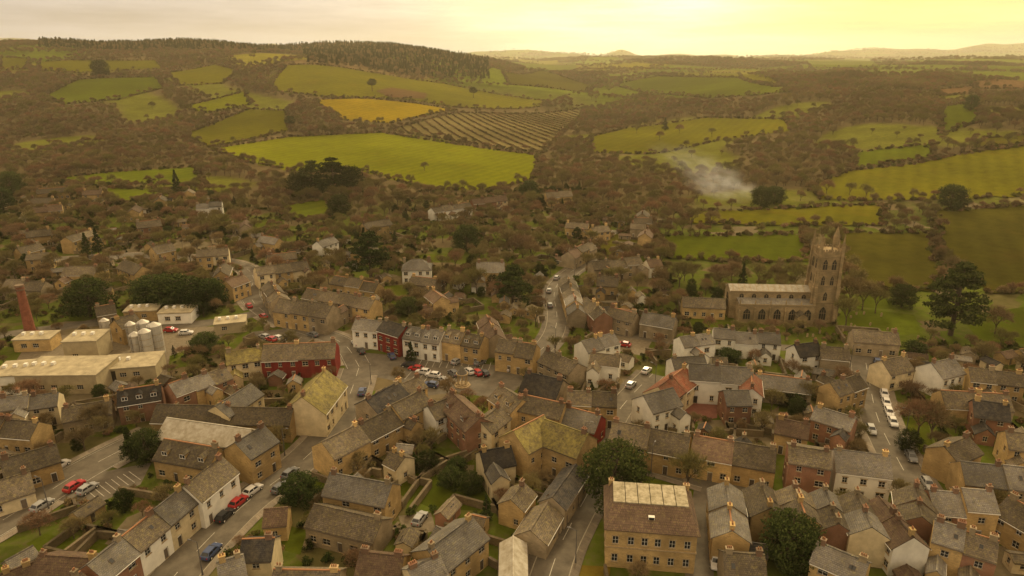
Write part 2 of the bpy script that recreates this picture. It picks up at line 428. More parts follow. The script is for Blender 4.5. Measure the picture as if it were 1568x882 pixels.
def road_dir(x, y):
    d = np.hypot(RPT[:, 0] - x, RPT[:, 1] - y); return RT[d.argmin()], d.min()
AREAS = [
 ([(522, 528), (560, 540), (620, 546), (700, 553), (770, 560), (800, 572), (802, 590), (765, 612), (700, 600), (655, 606), (600, 582), (545, 572)], M_asph, "market_square"),
 ([(388, 508), (440, 503), (492, 520), (455, 531), (398, 527)], M_asph, "car_park"),
 ([(80, 770), (135, 727), (232, 708), (215, 742), (140, 775)], M_asph, "car_park"),
 ([(20, 560), (45, 520), (200, 500), (330, 500), (340, 515), (260, 545), (255, 580), (170, 600), (30, 600)], M_gravel, "factory_yard"),
 ([(1020, 610), (1100, 612), (1098, 640), (1040, 650), (1000, 640)], plain("red_paving", (.20, .085, .06), .3, .8), "paved_yard"),
 ([(610, 790), (660, 785), (668, 812), (620, 825)], M_gravel, "gravel_drive"),
 ([(900, 505), (1000, 520), (985, 545), (930, 535)], M_gravel, "gravel_yard"),
]
APOLY = []
for i, (pp, mt, nm) in enumerate(AREAS):
    w = [up(*p) for p in pp]; APOLY.append(w); drape(nm, w, mt, .010 + .0005 * i, 6)
def ribbon(mb, pl, o0, o1, z0, z1, mat, skipf=None):
    n = len(pl); T_ = []
    for i in range(n):
        t = (pl[min(i + 1, n - 1)] - pl[max(i - 1, 0)]).normalized(); T_.append(Vector((-t.y, t.x)))
    for i in range(n - 1):
        if skipf and skipf(i): continue
        a0 = pl[i] + T_[i] * o0; a1 = pl[i] + T_[i] * o1; b0 = pl[i + 1] + T_[i + 1] * o0; b1 = pl[i + 1] + T_[i + 1] * o1
        h0 = float(height(pl[i].x, pl[i].y)); h1 = float(height(pl[i + 1].x, pl[i + 1].y))
        mb.face([(a0.x, a0.y, h0 + z1), (a1.x, a1.y, h0 + z1), (b1.x, b1.y, h1 + z1), (b0.x, b0.y, h1 + z1)], mat)
        if z1 > .1: mb.face([(a0.x, a0.y, h0), (a0.x, a0.y, h0 + z1), (b0.x, b0.y, h1 + z1), (b0.x, b0.y, h1)], mat)
for k, (pl, w, pv) in enumerate(RD):
    mb = MB()
    ribbon(mb, pl, -w / 2, w / 2, 0, .018 + .004 * k, M_asph); mb.obj("road")
    if pv:
        mb = MB(); z = .07
        ribbon(mb, pl, -.06, .06, 0, z, M_paint, lambda i: i % 4 > 1)
        if k in (1, 2): ribbon(mb, pl, w / 2 - .45, w / 2 - .35, 0, z, M_paint); ribbon(mb, pl, -w / 2 + .35, -w / 2 + .45, 0, z, M_paint)
        mb.obj("road_marking")
        mb = MB()
        for sgn in (1, -1):
            def sk(i, sgn=sgn):
                a = pl[i]; t = (pl[i + 1] - a).normalized(); p = a + Vector((-t.y, t.x)) * sgn * (w / 2 + .9)
                if road_clear(p.x, p.y, k) < 1.2: return True
                return any(in_poly(np.array([p.x]), np.array([p.y]), A)[0] for A in APOLY)
            ribbon(mb, pl, sgn * w / 2, sgn * (w / 2 + .18), 0, .15, M_kerb, sk)
            ribbon(mb, pl, sgn * (w / 2 + .18), sgn * (w / 2 + 1.6), 0, .14, M_pave, sk)
        if mb.f: mb.obj("pavement")
def bays(p, q, n, ln):
    a = Vector(up(*p)); c_ = Vector(up(*q)); t = (c_ - a).normalized(); nn = Vector((-t.y, t.x)); mb = MB(); d = (c_ - a).length / n
    for i in range(n + 1):
        o = a + t * d * i; pts = [o - t * .06, o + t * .06, o + t * .06 + nn * ln, o - t * .06 + nn * ln]
        mb.face([(v.x, v.y, .075) for v in pts], M_paint)
    mb.obj("parking_bay_marking")
bays((610, 580), (700, 590), 9, 4.8); bays((640, 562), (770, 568), 12, 4.8); bays((400, 522), (450, 526), 8, 4.8); bays((150, 765), (215, 735), 7, 4.8)

# ------------------------------------------------------------------ houses
OB = []; _oc = [None]
def reg(cx, cy, hl, hd, a): OB.append((cx, cy, hl, hd, math.cos(a), math.sin(a))); _oc[0] = None
def oba():
    if _oc[0] is None: _oc[0] = np.array(OB)
    return _oc[0]
def pt_free(x, y, mg):
    if not OB: return True
    o = oba(); dx = x - o[:, 0]; dy = y - o[:, 1]; lx = dx * o[:, 4] + dy * o[:, 5]; ly = -dx * o[:, 5] + dy * o[:, 4]
    return not np.any((abs(lx) < o[:, 2] + mg) & (abs(ly) < o[:, 3] + mg))
def box_free(cx, cy, hl, hd, a, mg, rm=1.5, lawns=True):
    c, s = math.cos(a), math.sin(a)
    PX, PY = [], []
    for u in (-1, -.5, 0, .5, 1):
        for v in (-1, 0, 1):
            x = cx + c * u * hl - s * v * hd; y = cy + s * u * hl + c * v * hd
            if not pt_free(x, y, mg) or road_clear(x, y) < rm: return False
            PX.append(x); PY.append(y)
    PX = np.array(PX); PY = np.array(PY)
    for A in APOLY + (LPOLY if lawns else []):
        if in_poly(PX, PY, A).any(): return False
    return True

def facade(mb, p0, p1, z0, z1, ops, wm):
    p0 = Vector(p0); p1 = Vector(p1); L_ = (p1 - p0).length; u = (p1 - p0) / L_; n = Vector((u.y, -u.x))
    def W(s, z, d=0): q = p0 + u * s + n * d; return (q.x, q.y, z)
    ops = [o for o in ops if o[0] > .05 and o[1] < L_ - .05]
    ss = sorted({0, L_} | {o[0] for o in ops} | {o[1] for o in ops}); zs = sorted({z0, z1} | {o[2] for o in ops} | {o[3] for o in ops})
    for i in range(len(ss) - 1):
        for j in range(len(zs) - 1):
            sm = (ss[i] + ss[i + 1]) / 2; zm = (zs[j] + zs[j + 1]) / 2
            if any(o[0] < sm < o[1] and o[2] < zm < o[3] for o in ops): continue
            mb.face([W(ss[i], zs[j]), W(ss[i + 1], zs[j]), W(ss[i + 1], zs[j + 1]), W(ss[i], zs[j + 1])], wm)
    for o in ops:
        a, c_, za, zb, kd = o; r = -.16
        mb.face([W(a, za), W(a, zb), W(a, zb, r), W(a, za, r)], wm); mb.face([W(c_, za), W(c_, zb), W(c_, zb, r), W(c_, za, r)], wm)
        mb.face([W(a, zb), W(c_, zb), W(c_, zb, r), W(a, zb, r)], wm); mb.face([W(a, za), W(c_, za), W(c_, za, r), W(a, za, r)], M_trim)
        if kd == 'd':
            mb.face([W(a, za, r), W(c_, za, r), W(c_, zb, r), W(a, zb, r)], M_frame)
            mb.face([W(a + .08, za, r + .03), W(c_ - .08, za, r + .03), W(c_ - .08, zb - .3, r + .03), W(a + .08, zb - .3, r + .03)], M_door)
        elif kd == 'g':
            mb.face([W(a, za, r), W(c_, za, r), W(c_, zb, r), W(a, zb, r)], M_door)
        else:
            mb.face([W(a, za, r), W(c_, za, r), W(c_, zb, r), W(a, zb, r)], M_frame)
            nc = max(2, int(round((c_ - a) / .6))); bw = .07; cw = (c_ - a - bw * (nc + 1)) / nc; zm = (za + zb) / 2
            for q in range(nc):
                x0 = a + bw + q * (cw + bw)
                for (y0, y1) in ((za + bw, zm - bw / 2), (zm + bw / 2, zb - bw)):
                    mb.face([W(x0, y0, r + .03), W(x0 + cw, y0, r + .03), W(x0 + cw, y1, r + .03), W(x0, y1, r + .03)], M_glass)
            for (y0, y1, pr) in ((za - .12, za, .08), (zb, zb + .2, .03)):
                A = [W(a - .12, y0, pr), W(c_ + .12, y0, pr), W(c_ + .12, y1, pr), W(a - .12, y1, pr)]
                mb.face(A, M_trim); mb.face([W(a - .12, y1, pr), W(c_ + .12, y1, pr), W(c_ + .12, y1, 0.001), W(a - .12, y1, 0.001)], M_trim)
                mb.face([W(a - .12, y0, pr), W(c_ + .12, y0, pr), W(c_ + .12, y0, 0.001), W(a - .12, y0, 0.001)], M_trim)

def layout(L_, st, r, door=True, ww=1.15):
    n = max(1, int(L_ / 2.6)); ops = []; dpos = r.randrange(n) if door and L_ > 4 else -1
    for i in range(n):
        c = L_ * (i + .5) / n + r.uniform(-.12, .12)
        for f in range(st):
            z = .9 + 2.6 * f
            if f == 0 and i == dpos: ops.append((c - .5, c + .5, .05, 2.2, 'd')); continue
            if r.random() < .1: continue
            w = ww * r.choice((.8, 1, 1, 1.3)) / 2; ops.append((c - w, c + w, z, z + 1.3 - .1 * f, 'w'))
    return ops

def chimney(mb, x, y, zb, zt, r, mat=None):
    mat = mat or r.choice((M_chim, M_chim, WALL['g'], WALL['s'])); w = r.uniform(.35, .6); d = .34
    mb.box(x - w, x + w, y - d, y + d, zb, zt, mat); mb.box(x - w - .08, x + w + .08, y - d - .08, y + d + .08, zt, zt + .14, mat, True)
    n = 2 if w < .5 else 3
    for i in range(n):
        px_ = x - w + .25 + i * (2 * w - .5) / max(1, n - 1); mb.tube((px_, y, zt + .14), (px_, y, zt + .55), .13, .10, 7, M_pot, True)

def gable_block(mb, L_, D, ev, rg, wm, rm, r, st=2, ov=.28, gov=.12, gwin=True, door=True, hip=False, sky=.25):
    hl, hd = L_ / 2, D / 2
    facade(mb, (-hl, -hd), (hl, -hd), 0, ev, layout(L_, st, r, door), wm)
    facade(mb, (hl, hd), (-hl, hd), 0, ev, layout(L_, st, r, door), wm)
    for sgn in (1, -1):
        ops = []
        if gwin and r.random() < .6:
            for f in range(st):
                c = D * r.choice((.3, .5, .7)); ops.append((c - .45, c + .45, .9 + 2.6 * f, 2.1 + 2.6 * f, 'w'))
        p, q = ((hl, -hd), (hl, hd)) if sgn > 0 else ((-hl, hd), (-hl, -hd))
        facade(mb, p, q, 0, ev, ops, wm)
        if not hip: mb.face([(sgn * hl, -hd, ev), (sgn * hl, hd, ev), (sgn * hl, 0, rg)], wm)
    sl = (rg - ev) / hd; t = .16
    if not hip:
        for sgn in (1, -1):
            N_ = 3 if L_ > 6 else 1
            for q in range(N_):
                xa = -hl - gov + (2 * hl + 2 * gov) * q / N_; xb = -hl - gov + (2 * hl + 2 * gov) * (q + 1) / N_
                da = -.07 if 0 < q else 0; db = -.07 if q < N_ - 1 else 0
                mb.slab([(xa, sgn * (hd + ov), ev - ov * sl + t), (xb, sgn * (hd + ov), ev - ov * sl + t), (xb, 0, rg + t + db), (xa, 0, rg + t + da)], .15, rm)
            mb.box(-hl, hl, sgn * (hd + ov + .05) - .05, sgn * (hd + ov + .05) + .05, ev - ov * sl - .08, ev - ov * sl + .03, M_frame if r.random() < .3 else M_door, True)
        mb.box(-hl - gov, hl + gov, -.13, .13, rg + t - .14, rg + t + .05, M_pot if r.random() < .2 else rm)
    else:
        a = hl - hd * .85; e = ev - ov * sl + t; X = hl + ov; Y = hd + ov
        mb.slab([(-X, -Y, e), (X, -Y, e), (a, 0, rg + t), (-a, 0, rg + t)], .15, rm); mb.slab([(X, Y, e), (-X, Y, e), (-a, 0, rg + t), (a, 0, rg + t)], .15, rm)
        mb.slab([(X, -Y, e), (X, Y, e), (a, 0, rg + t)], .15, rm); mb.slab([(-X, Y, e), (-X, -Y, e), (-a, 0, rg + t)], .15, rm)
        mb.box(-a, a, -.14, .14, rg + t - .07, rg + t + .08, rm)
    if r.random() < sky:
        for _ in range(r.randint(1, 2)):
            sgn = r.choice((1, -1)); x = r.uniform(-hl * .6, hl * .6); y0 = hd * .42; y1 = hd * .66
            f = lambda y: ev + (hd - y) * sl + t + .05
            mb.slab([(x - .35, sgn * y0, f(y0)), (x + .35, sgn * y0, f(y0)), (x + .35, sgn * y1, f(y1)), (x - .35, sgn * y1, f(y1))], .06, M_door)
            mb.face([(x - .28, sgn * (y0 + .06), f(y0 + .06) + .02), (x + .28, sgn * (y0 + .06), f(y0 + .06) + .02), (x + .28, sgn * (y1 - .06), f(y1 - .06) + .02), (x - .28, sgn * (y1 - .06), f(y1 - .06) + .02)], M_glass)

def dormer(mb, x, sgn, hd, ev, rg, wm, rm):
    sl = (rg - ev) / hd; y0 = hd * .78; zb = ev + (hd - y0) * sl; w = .65; zt = min(zb + 1.1, rg - .5)
    yb = hd - (zt - ev) / sl
    mb.face([(x - w, sgn * y0, zb), (x + w, sgn * y0, zb), (x + w, sgn * y0, zt), (x - w, sgn * y0, zt)], M_frame)
    for q in (0, 1): mb.face([(x - w + .12 + q * w * .93, sgn * (y0 + .02), zb + .3), (x - w + .12 + (q + .8) * w * .93, sgn * (y0 + .02), zb + .3), (x - w + .12 + (q + .8) * w * .93, sgn * (y0 + .02), zt - .12), (x - w + .12 + q * w * .93, sgn * (y0 + .02), zt - .12)], M_glass)
    for s2 in (1, -1):
        mb.face([(x + s2 * w, sgn * y0, zb), (x + s2 * w, sgn * y0, zt), (x + s2 * w, sgn * yb, zt)], wm)
    zr = min(zt + .5, rg - .1); yr = hd - (zr - ev) / sl
    mb.face([(x - w, sgn * y0, zt), (x + w, sgn * y0, zt), (x, sgn * y0, zr)], wm)
    for s2 in (1, -1):
        mb.slab([(x + s2 * (w + .12), sgn * (y0 + .15), zt + .02), (x, sgn * (y0 + .15), zr + .1), (x, sgn * yr, zr + .1), (x + s2 * (w + .12), sgn * yb, zt + .02)], .08, rm)

NAMES = {'s': "stone_house", 'g': "stone_house", 'c': "rendered_house", 'w': "white_house", 'b': "brick_house", 'p': "red_painted_house"}
def house(cx, cy, a, L_, D, rg, wc, rc, name=None, st=None, chim=2, ext=None, dorm=0, hip=False, terrace=False, ev=None, door=True, z=None, sky=.2):
    r = random.Random(int(cx * 131 + cy * 17)); wm, rm = WALL[wc], ROOF[rc]
    ev = ev or max(2.4, rg - D * .5 * r.uniform(.62, .8)); st = st or max(1, int(round((ev - .1) / 2.6)))
    while .9 + 2.6 * (st - 1) + 1.3 > ev and st > 1: st -= 1
    mb = MB(); gable_block(mb, L_ - .02, D, ev, rg, wm, rm, r, st, hip=hip, gov=0 if terrace else .15, gwin=not terrace, door=door, sky=sky)
    if chim > 0: chimney(mb, L_ / 2 - .8, 0, rg - 1.2, rg + r.uniform(.7, 1.1), r)
    if chim > 1: chimney(mb, -L_ / 2 + .8, 0, rg - 1.2, rg + r.uniform(.7, 1.1), r)
    for i in range(dorm): dormer(mb, -L_ / 2 + L_ * (i + .5) / dorm, -1, D / 2, ev, rg, wm, rm)
    if ext:
        for (sd, xo, w, ln, h) in ext:
            sg = sd; mb.T = Matrix.Translation((xo, sg * (D / 2 + ln / 2), 0)) @ Matrix.Rotation(math.pi / 2, 4, 'Z')
            e2 = min(h, ev - .4); r2 = min(e2 + w * .4, rg - .5)
            gable_block(mb, ln + .6, w, e2, r2, wm, rm if r.random() < .7 else ROOF[r.choice('ndky')], r, 2 if e2 > 4.4 else 1, ov=.15, sky=.1)
            if r.random() < .3: chimney(mb, ln / 2 - .3 if sg > 0 else -ln / 2 + .3, 0, r2 - .8, r2 + .8, r)
            mb.T = None
            c, s = math.cos(a), math.sin(a); ox, oy = xo, sg * (D / 2 + ln / 2); reg(cx + c * ox - s * oy, cy + s * ox + c * oy, w / 2, ln / 2, a)
    zz = float(height(cx, cy)) if z is None else z
    reg(cx, cy, L_ / 2, D / 2, a)
    return mb.obj(name or NAMES[wc], (cx, cy, zz - .02), a)

def mkext(cx, cy, a, L_, D, r, prob=.6):
    out = []; c, s = math.cos(a), math.sin(a)
    for sd in (1, -1):
        if r.random() < prob:
            w = min(r.uniform(2.5, 3.8), L_ * .55); ln = r.uniform(2.2, 4.5); xo = r.choice((-1, 1)) * (L_ / 2 - w / 2 - .1)
            ox, oy = xo, sd * (D / 2 + ln / 2 + .5); x = cx + c * ox - s * oy; y = cy + s * ox + c * oy
            if box_free(x, y, w / 2, ln / 2 - .3, a, .3, 1.2): out.append((sd, xo, w, ln, r.choice((2.4, 2.5, 4.4))))
    return out
HS = []
def ridge(x1, y1, x2, y2, w='s', rf='n', h=8.3, D=7.5, unit=0, **kw):
    h = h * .92; D = D * .82
    a = Vector(up(x1, y1, h)); b_ = Vector(up(x2, y2, h)); d = b_ - a; Lt = d.length; ang = math.atan2(d.y, d.x)
    if math.cos(ang) < 0: ang += math.pi; a, b_ = b_, a; d = -d
    n = max(1, int(round(Lt / (unit * .78)))) if unit else 1; r = random.Random(int(x1 * 7 + y1))
    for i in range(n):
        c = a + d * ((i + .5) / n); hh = h + (r.uniform(-.6, .6) if n > 1 else 0)
        HS.append(dict(c=(c.x, c.y), a=ang, L=Lt / n, D=D + (r.uniform(-.4, .4) if n > 1 else 0), h=hh, w=r.choice(w), rf=r.choice(rf), ter=n > 1, kw=kw))
# --- lower left
ridge(340, 700, 282, 744, 'cw', 'n', 9, 8, 9); ridge(278, 748, 132, 864, 'sbwsc', 'nnky', 8.3, 7.5, 8)
ridge(122, 876, 52, 936, 'sb', 'nk', 8, 7.5, 8)
ridge(256, 640, 385, 658, 'g', 'm', 7.5, 10, chim=0, name="school_hall", sky=0); ridge(252, 672, 335, 686, 's', 'n', 7.5, 9, dorm=3, chim=1)
ridge(360, 678, 404, 652, 's', 'y', 9.5, 9, name="stone_office_building", st=2)
ridge(506, 724, 600, 741, 's', 'y', 8.3, 8, chim=2, name="stone_house")
ridge(482, 772, 585, 796, 'g', 'n', 6.5, 8, chim=1); ridge(552, 845, 618, 852, 's', 'k', 7, 8)
ridge(372, 826, 420, 824, 'c', 'd', 7.5, 7, chim=1); ridge(332, 862, 372, 850, 'w', 'y', 8, 7, 7)
ridge(420, 872, 520, 874, 'g', 'n', 6, 8, 11); ridge(405, 780, 440, 777, 's', 'k', 5.5, 6, chim=0)
ridge(655, 842, 722, 792, 's', 'y', 8.3, 9, ); ridge(625, 872, 672, 850, 'c', 'y', 7.5, 7)
ridge(0, 705, 85, 680, 's', 'n', 7, 8, 12); ridge(-40, 640, 60, 648, 's', 'n', 7, 7, 11); ridge(-30, 745, 45, 722, 'c', 'n', 6, 8, chim=1)
ridge(0, 612, 90, 600, 'cs', 'y', 7.5, 7, 9); ridge(60, 850, 150, 856, 'b', 'k', 7, 9, 10); ridge(0, 880, 50, 862, 'c', 'k', 6, 8)
ridge(95, 625, 170, 612, 'g', 'n', 6.5, 7, 9)
ridge(180, 598, 246, 588, 'b', 'd', 8, 8, dorm=3); ridge(258, 592, 345, 560, 'bs', 'ny', 8, 7, 7)
ridge(330, 622, 384, 588, 'c', 'y', 8.5, 8, chim=0); ridge(345, 540, 400, 532, 'c', 'l', 8, 8, 9); ridge(403, 528, 515, 524, 'p', 'n', 9, 9, 12)
ridge(240, 622, 450, 627, 's', 'n', 7, 8, 16, dorm=0); ridge(462, 608, 498, 566, 'c', 'l', 10.5, 12, 14)
ridge(646, 600, 492, 676, 's', 'n', 8.5, 8.5, 11); ridge(560, 612, 610, 586, 'g', 'd', 9, 9, 11); ridge(586, 600, 642, 574, 's', 'n', 8, 7, 8)
ridge(655, 622, 700, 604, 'w', 'n', 8, 7, 7); ridge(690, 600, 735, 640, 'b', 'k', 9, 8, dorm=2); ridge(735, 645, 765, 622, 'c', 'n', 8, 7)
ridge(765, 590, 800, 612, 's', 'n', 9, 8, dorm=2); ridge(806, 570, 862, 582, 'g', 'd', 9.5, 10); ridge(800, 604, 865, 618, 's', 'n', 9, 8, 9)
ridge(868, 600, 945, 604, 's', 'n', 8, 7, 9); ridge(866, 622, 920, 636, 'p', 'y', 7.5, 8)
ridge(786, 660, 832, 636, 's', 'l', 10.5, 10, name="stone_chapel", chim=0); ridge(834, 642, 900, 665, 's', 'l', 10.5, 10, chim=1); ridge(735, 692, 782, 683, 'c', 'd', 7.5, 7.5)
ridge(882, 712, 845, 765, 'g', 'd', 6, 6, 10, chim=0); ridge(838, 770, 812, 812, 'g', 'n', 5.5, 7, chim=0); ridge(782, 765, 802, 740, 's', 'n', 6.5, 6, chim=1)
ridge(786, 822, 786, 900, 'g', 'm', 4.5, 5, chim=0, name="tin_roof_shed", sky=0)
ridge(600, 690, 620, 700, 'c', 'n', 6, 6)
# --- lower centre/right
ridge(938, 645, 1058, 667, 's', 'n', 8.5, 9, 9); ridge(1062, 664, 1190, 686, 'sssw', 'kyn', 8.5, 9, 9)
ridge(1208, 682, 1272, 692, 'b', 'n', 10, 9, st=3, ev=7.7); ridge(1278, 688, 1362, 698, 'w', 'y', 9, 9, chim=2)
ridge(985, 606, 1030, 594, 'w', 'y', 9, 9, chim=0); ridge(1008, 590, 1050, 560, 'c', 'r', 9, 9, 9); ridge(1054, 560, 1152, 566, 'w', 'y', 9, 9, 12, chim=1)
ridge(1108, 598, 1146, 598, 'b', 'y', 8, 8, chim=0); ridge(1028, 548, 1078, 545, 'w', 'y', 7.5, 8, 10); ridge(1150, 570, 1152, 595, 'w', 'r', 8, 6)
ridge(1158, 572, 1242, 582, 'g', 'y', 6.5, 8, 12); ridge(1040, 518, 1088, 512, 'w', 'y', 8, 7, 7); ridge(1092, 504, 1195, 512, 'gw', 'y', 7.5, 7, 8)
ridge(1216, 528, 1252, 524, 'w', 'd', 8, 7); ridge(1256, 530, 1300, 534, 'g', 'n', 7.5, 7, 8); ridge(1305, 505, 1375, 510, 'g', 'n', 7, 8, 12, chim=1)
ridge(1350, 552, 1386, 545, 'c', 'n', 8, 8); ridge(1426, 556, 1460, 548, 'w', 'y', 9, 9); ridge(1482, 565, 1565, 574, 's', 'ny', 7.5, 7.5, 9)
ridge(1440, 598, 1545, 604, 'gs', 'ny', 7.5, 8, 11); ridge(1490, 612, 1545, 620, 'b', 'd', 8, 8, 9); ridge(1270, 590, 1315, 575, 's', 'n', 8, 7, 7); ridge(1250, 622, 1310, 640, 'sb', 'ny', 8, 7, 7)
ridge(1446, 684, 1482, 668, 's', 'n', 8.3, 8); ridge(1470, 708, 1600, 722, 'gs', 'ny', 8.3, 9, 11); ridge(1402, 742, 1412, 790, 'b', 'n', 8.3, 8, 8, )
ridge(1422, 748, 1520, 756, 'bs', 'ny', 8.3, 8, 7); ridge(1345, 758, 1400, 822, 'ws', 'nk', 8.3, 7.5, 7); ridge(1262, 745, 1285, 800, 'wcb', 'yn', 8, 7.5, 7)
ridge(1310, 752, 1335, 810, 'sc', 'ny', 8, 7, 7); ridge(1215, 745, 1232, 790, 'bs', 'n', 8, 7, 7); ridge(1165, 738, 1180, 778, 's', 'n', 8, 7, 7); ridge(1112, 736, 1122, 810, 'gs', 'ny', 8, 7.5, 8)
ridge(1108, 845, 1170, 850, 'g', 'n', 7, 8, 8); ridge(1430, 800, 1530, 830, 'bs', 'yn', 8, 7, 7); ridge(1545, 760, 1600, 790, 's', 'n', 8, 8, 9); ridge(1540, 660, 1600, 668, 's', 'n', 8, 8, 9)
ridge(1252, 830, 1330, 862, 'sw', 'ny', 7.5, 7, 7); ridge(1190, 640, 1240, 650, 's', 'k', 7.5, 7, 7)
# --- middle band
ridge(545, 488, 586, 492, 'w', 'y', 8.5, 7, 8); ridge(589, 490, 622, 500, 'p', 'd', 9, 8); ridge(624, 498, 680, 506, 'w', 'y', 9, 8, 9, dorm=2)
ridge(684, 505, 742, 514, 's', 'n', 8.5, 8, 9, dorm=2); ridge(764, 520, 822, 528, 's', 'n', 8.5, 8, 9); ridge(836, 535, 885, 556, 'g', 'n', 8, 8, 9)
ridge(745, 480, 760, 510, 'g', 'k', 8, 7, 7); ridge(890, 520, 940, 508, 'cw', 'y', 8, 8, 9); ridge(905, 540, 950, 545, 'w', 'n', 7, 7, 9)
ridge(428, 458, 510, 470, 'gs', 'n', 8.5, 9, 9); ridge(412, 432, 428, 452, 'g', 'n', 8, 7, 8); ridge(470, 440, 575, 458, 'sg', 'n', 8, 8, 9)
ridge(512, 422, 580, 432, 's', 'n', 6.5, 7, 9); ridge(345, 430, 372, 420, 's', 'k', 8, 7, 7); ridge(300, 384, 350, 380, 'sc', 'n', 8, 7, 9); ridge(390, 412, 470, 400, 'sc', 'n', 7.5, 8, 9)
ridge(616, 398, 660, 397, 'w', 'y', 9, 10, hip=True, name="stone_villa"); ridge(730, 402, 772, 402, 's', 'y', 8, 8, 10)
ridge(660, 318, 718, 308, 'w', 'n', 7.5, 7, 8); ridge(722, 304, 775, 300, 'bc', 'kr', 7.5, 7, 8); ridge(835, 294, 875, 292, 's', 'n', 7.5, 8, 10)
ridge(905, 348, 930, 345, 's', 'n', 7.5, 7, 9); ridge(870, 385, 905, 368, 'gs', 'nk', 7.5, 7, 8); ridge(905, 402, 980, 395, 'sg', 'n', 7.5, 7, 9); ridge(990, 398, 1010, 396, 'w', 'k', 7, 7)
ridge(868, 422, 885, 470, 'gs', 'ny', 7.5, 7, 8); ridge(935, 470, 975, 480, 'g', 'n', 7.5, 7, 9); ridge(985, 478, 1035, 486, 'g', 'y', 7.5, 8, 9)
ridge(900, 455, 925, 480, 'gb', 'yn', 7.5, 7, 7); ridge(1045, 455, 1110, 458, 's', 'n', 6.5, 8, 14, chim=0)
# --- upper left
ridge(50, 318, 95, 314, 's', 'k', 7.5, 8, 9); ridge(55, 290, 105, 286, 's', 'n', 7.5, 7); ridge(100, 408, 150, 408, 's', 'n', 7, 8)
ridge(190, 398, 218, 408, 's', 'n', 8, 8); ridge(232, 378, 262, 372, 's', 'n', 8.5, 8); ridge(208, 340, 245, 336, 'b', 'n', 8.5, 8); ridge(300, 312, 340, 310, 'w', 'y', 7.5, 7, 9)
ridge(25, 380, 60, 372, 's', 'n', 7.5, 7); ridge(100, 365, 140, 352, 's', 'n', 7.5, 7, 9); ridge(10, 430, 70, 432, 'g', 'n', 6.5, 7, 10); ridge(555, 342, 595, 335, 's', 'n', 8, 8)
ridge(485, 370, 510, 362, 'w', 'y', 7.5, 7); ridge(175, 490, 205, 480, 's', 'n', 8, 7); ridge(145, 470, 175, 465, 'g', 'n', 6, 7)
for q in HS: reg(q['c'][0], q['c'][1], q['L'] / 2, q['D'] / 2, q['a'])
HALL = up(990, 838)
reg(HALL[0], HALL[1] + 1, 8, 7, 0)
CH = up(1190, 494); TW = up(1257, 494)
reg(CH[0], CH[1] + 5, 16, 11, 0)
FAC = [(110, 588, 20, 11, 5, .02, 'c'), (205, 572, 14, 9, 3.6, .2, 'c'), (28, 592, 7, 9, 5, .2, 'w'), (138, 545, 9, 8, 6, .1, 'c'), (60, 532, 10, 6, 3.6, .1, 's'), (275, 490, 10, 7, 3.6, .1, 'w'), (222, 487, 10, 6, 3.4, .15, 's'), (355, 505, 9, 6, 3.2, .3, 'c')]
for (x, y, l, d, h, a, w) in FAC: p = up(x, y); reg(p[0], p[1], l / 2 + 1, d / 2 + 1, a)
for q in HS:
    r = random.Random(int(q['c'][0] * 31 + q['c'][1])); kw = dict(q['kw'])
    if q['ter']: kw.setdefault('chim', r.choice((1, 1, 1, 2)))
    ex = mkext(q['c'][0], q['c'][1], q['a'], q['L'], q['D'], r, .4) if q['L'] < 16 and q['h'] > 6.2 else None
    house(q['c'][0], q['c'][1], q['a'], q['L'], q['D'], q['h'], q['w'], q['rf'], terrace=q['ter'], ext=ex, **kw)
# --- infill houses
FILL = [
 ([(0, 470), (-60, 300), (80, 285), (320, 305), (480, 365), (590, 345), (620, 420), (600, 480), (420, 480), (250, 465)], 90, 'sssgcw', 'nnyk', 0),
 ([(640, 440), (840, 430), (1040, 420), (1040, 490), (900, 515), (640, 480)], 80, 'sssggcwb', 'nnyk', 0),
 ([(930, 330), (1010, 345), (1000, 400), (860, 410), (860, 350)], 20, 'sg', 'nk', 0),
 ([(180, 575), (500, 560), (500, 620), (180, 640)], 22, 'gsbc', 'ny', 1),
 ([(600, 655), (800, 660), (930, 680), (930, 740), (560, 760)], 26, 'sgcb', 'nyd', 1),
 ([(940, 560), (1320, 545), (1320, 700), (940, 700)], 70, 'ssgcbw', 'nnyd', 1),
 ([(1340, 545), (1640, 550), (1640, 860), (1380, 800)], 65, 'ssgcb', 'nkyd', 1),
 ([(1090, 740), (1640, 750), (1640, 960), (1090, 960)], 90, 'ssgcbw', 'nnyk', 1),
 ([(0, 620), (240, 620), (240, 680), (0, 780)], 34, 'sgcb', 'nk', 1),
 ([(450, 770), (830, 800), (830, 960), (300, 960)], 50, 'ssgcb', 'nny', 1),
 ([(-60, 800), (150, 780), (130, 960), (-100, 960)], 30, 'sgb', 'ny', 1),
 ([(-400, 480), (-40, 440), (-40, 800), (-700, 900)], 70, 'sgcb', 'nk', 1),
 ([(1640, 520), (2000, 500), (2200, 900), (1660, 960)], 70, 'sgcb', 'nk', 1),
]
nfill = 0
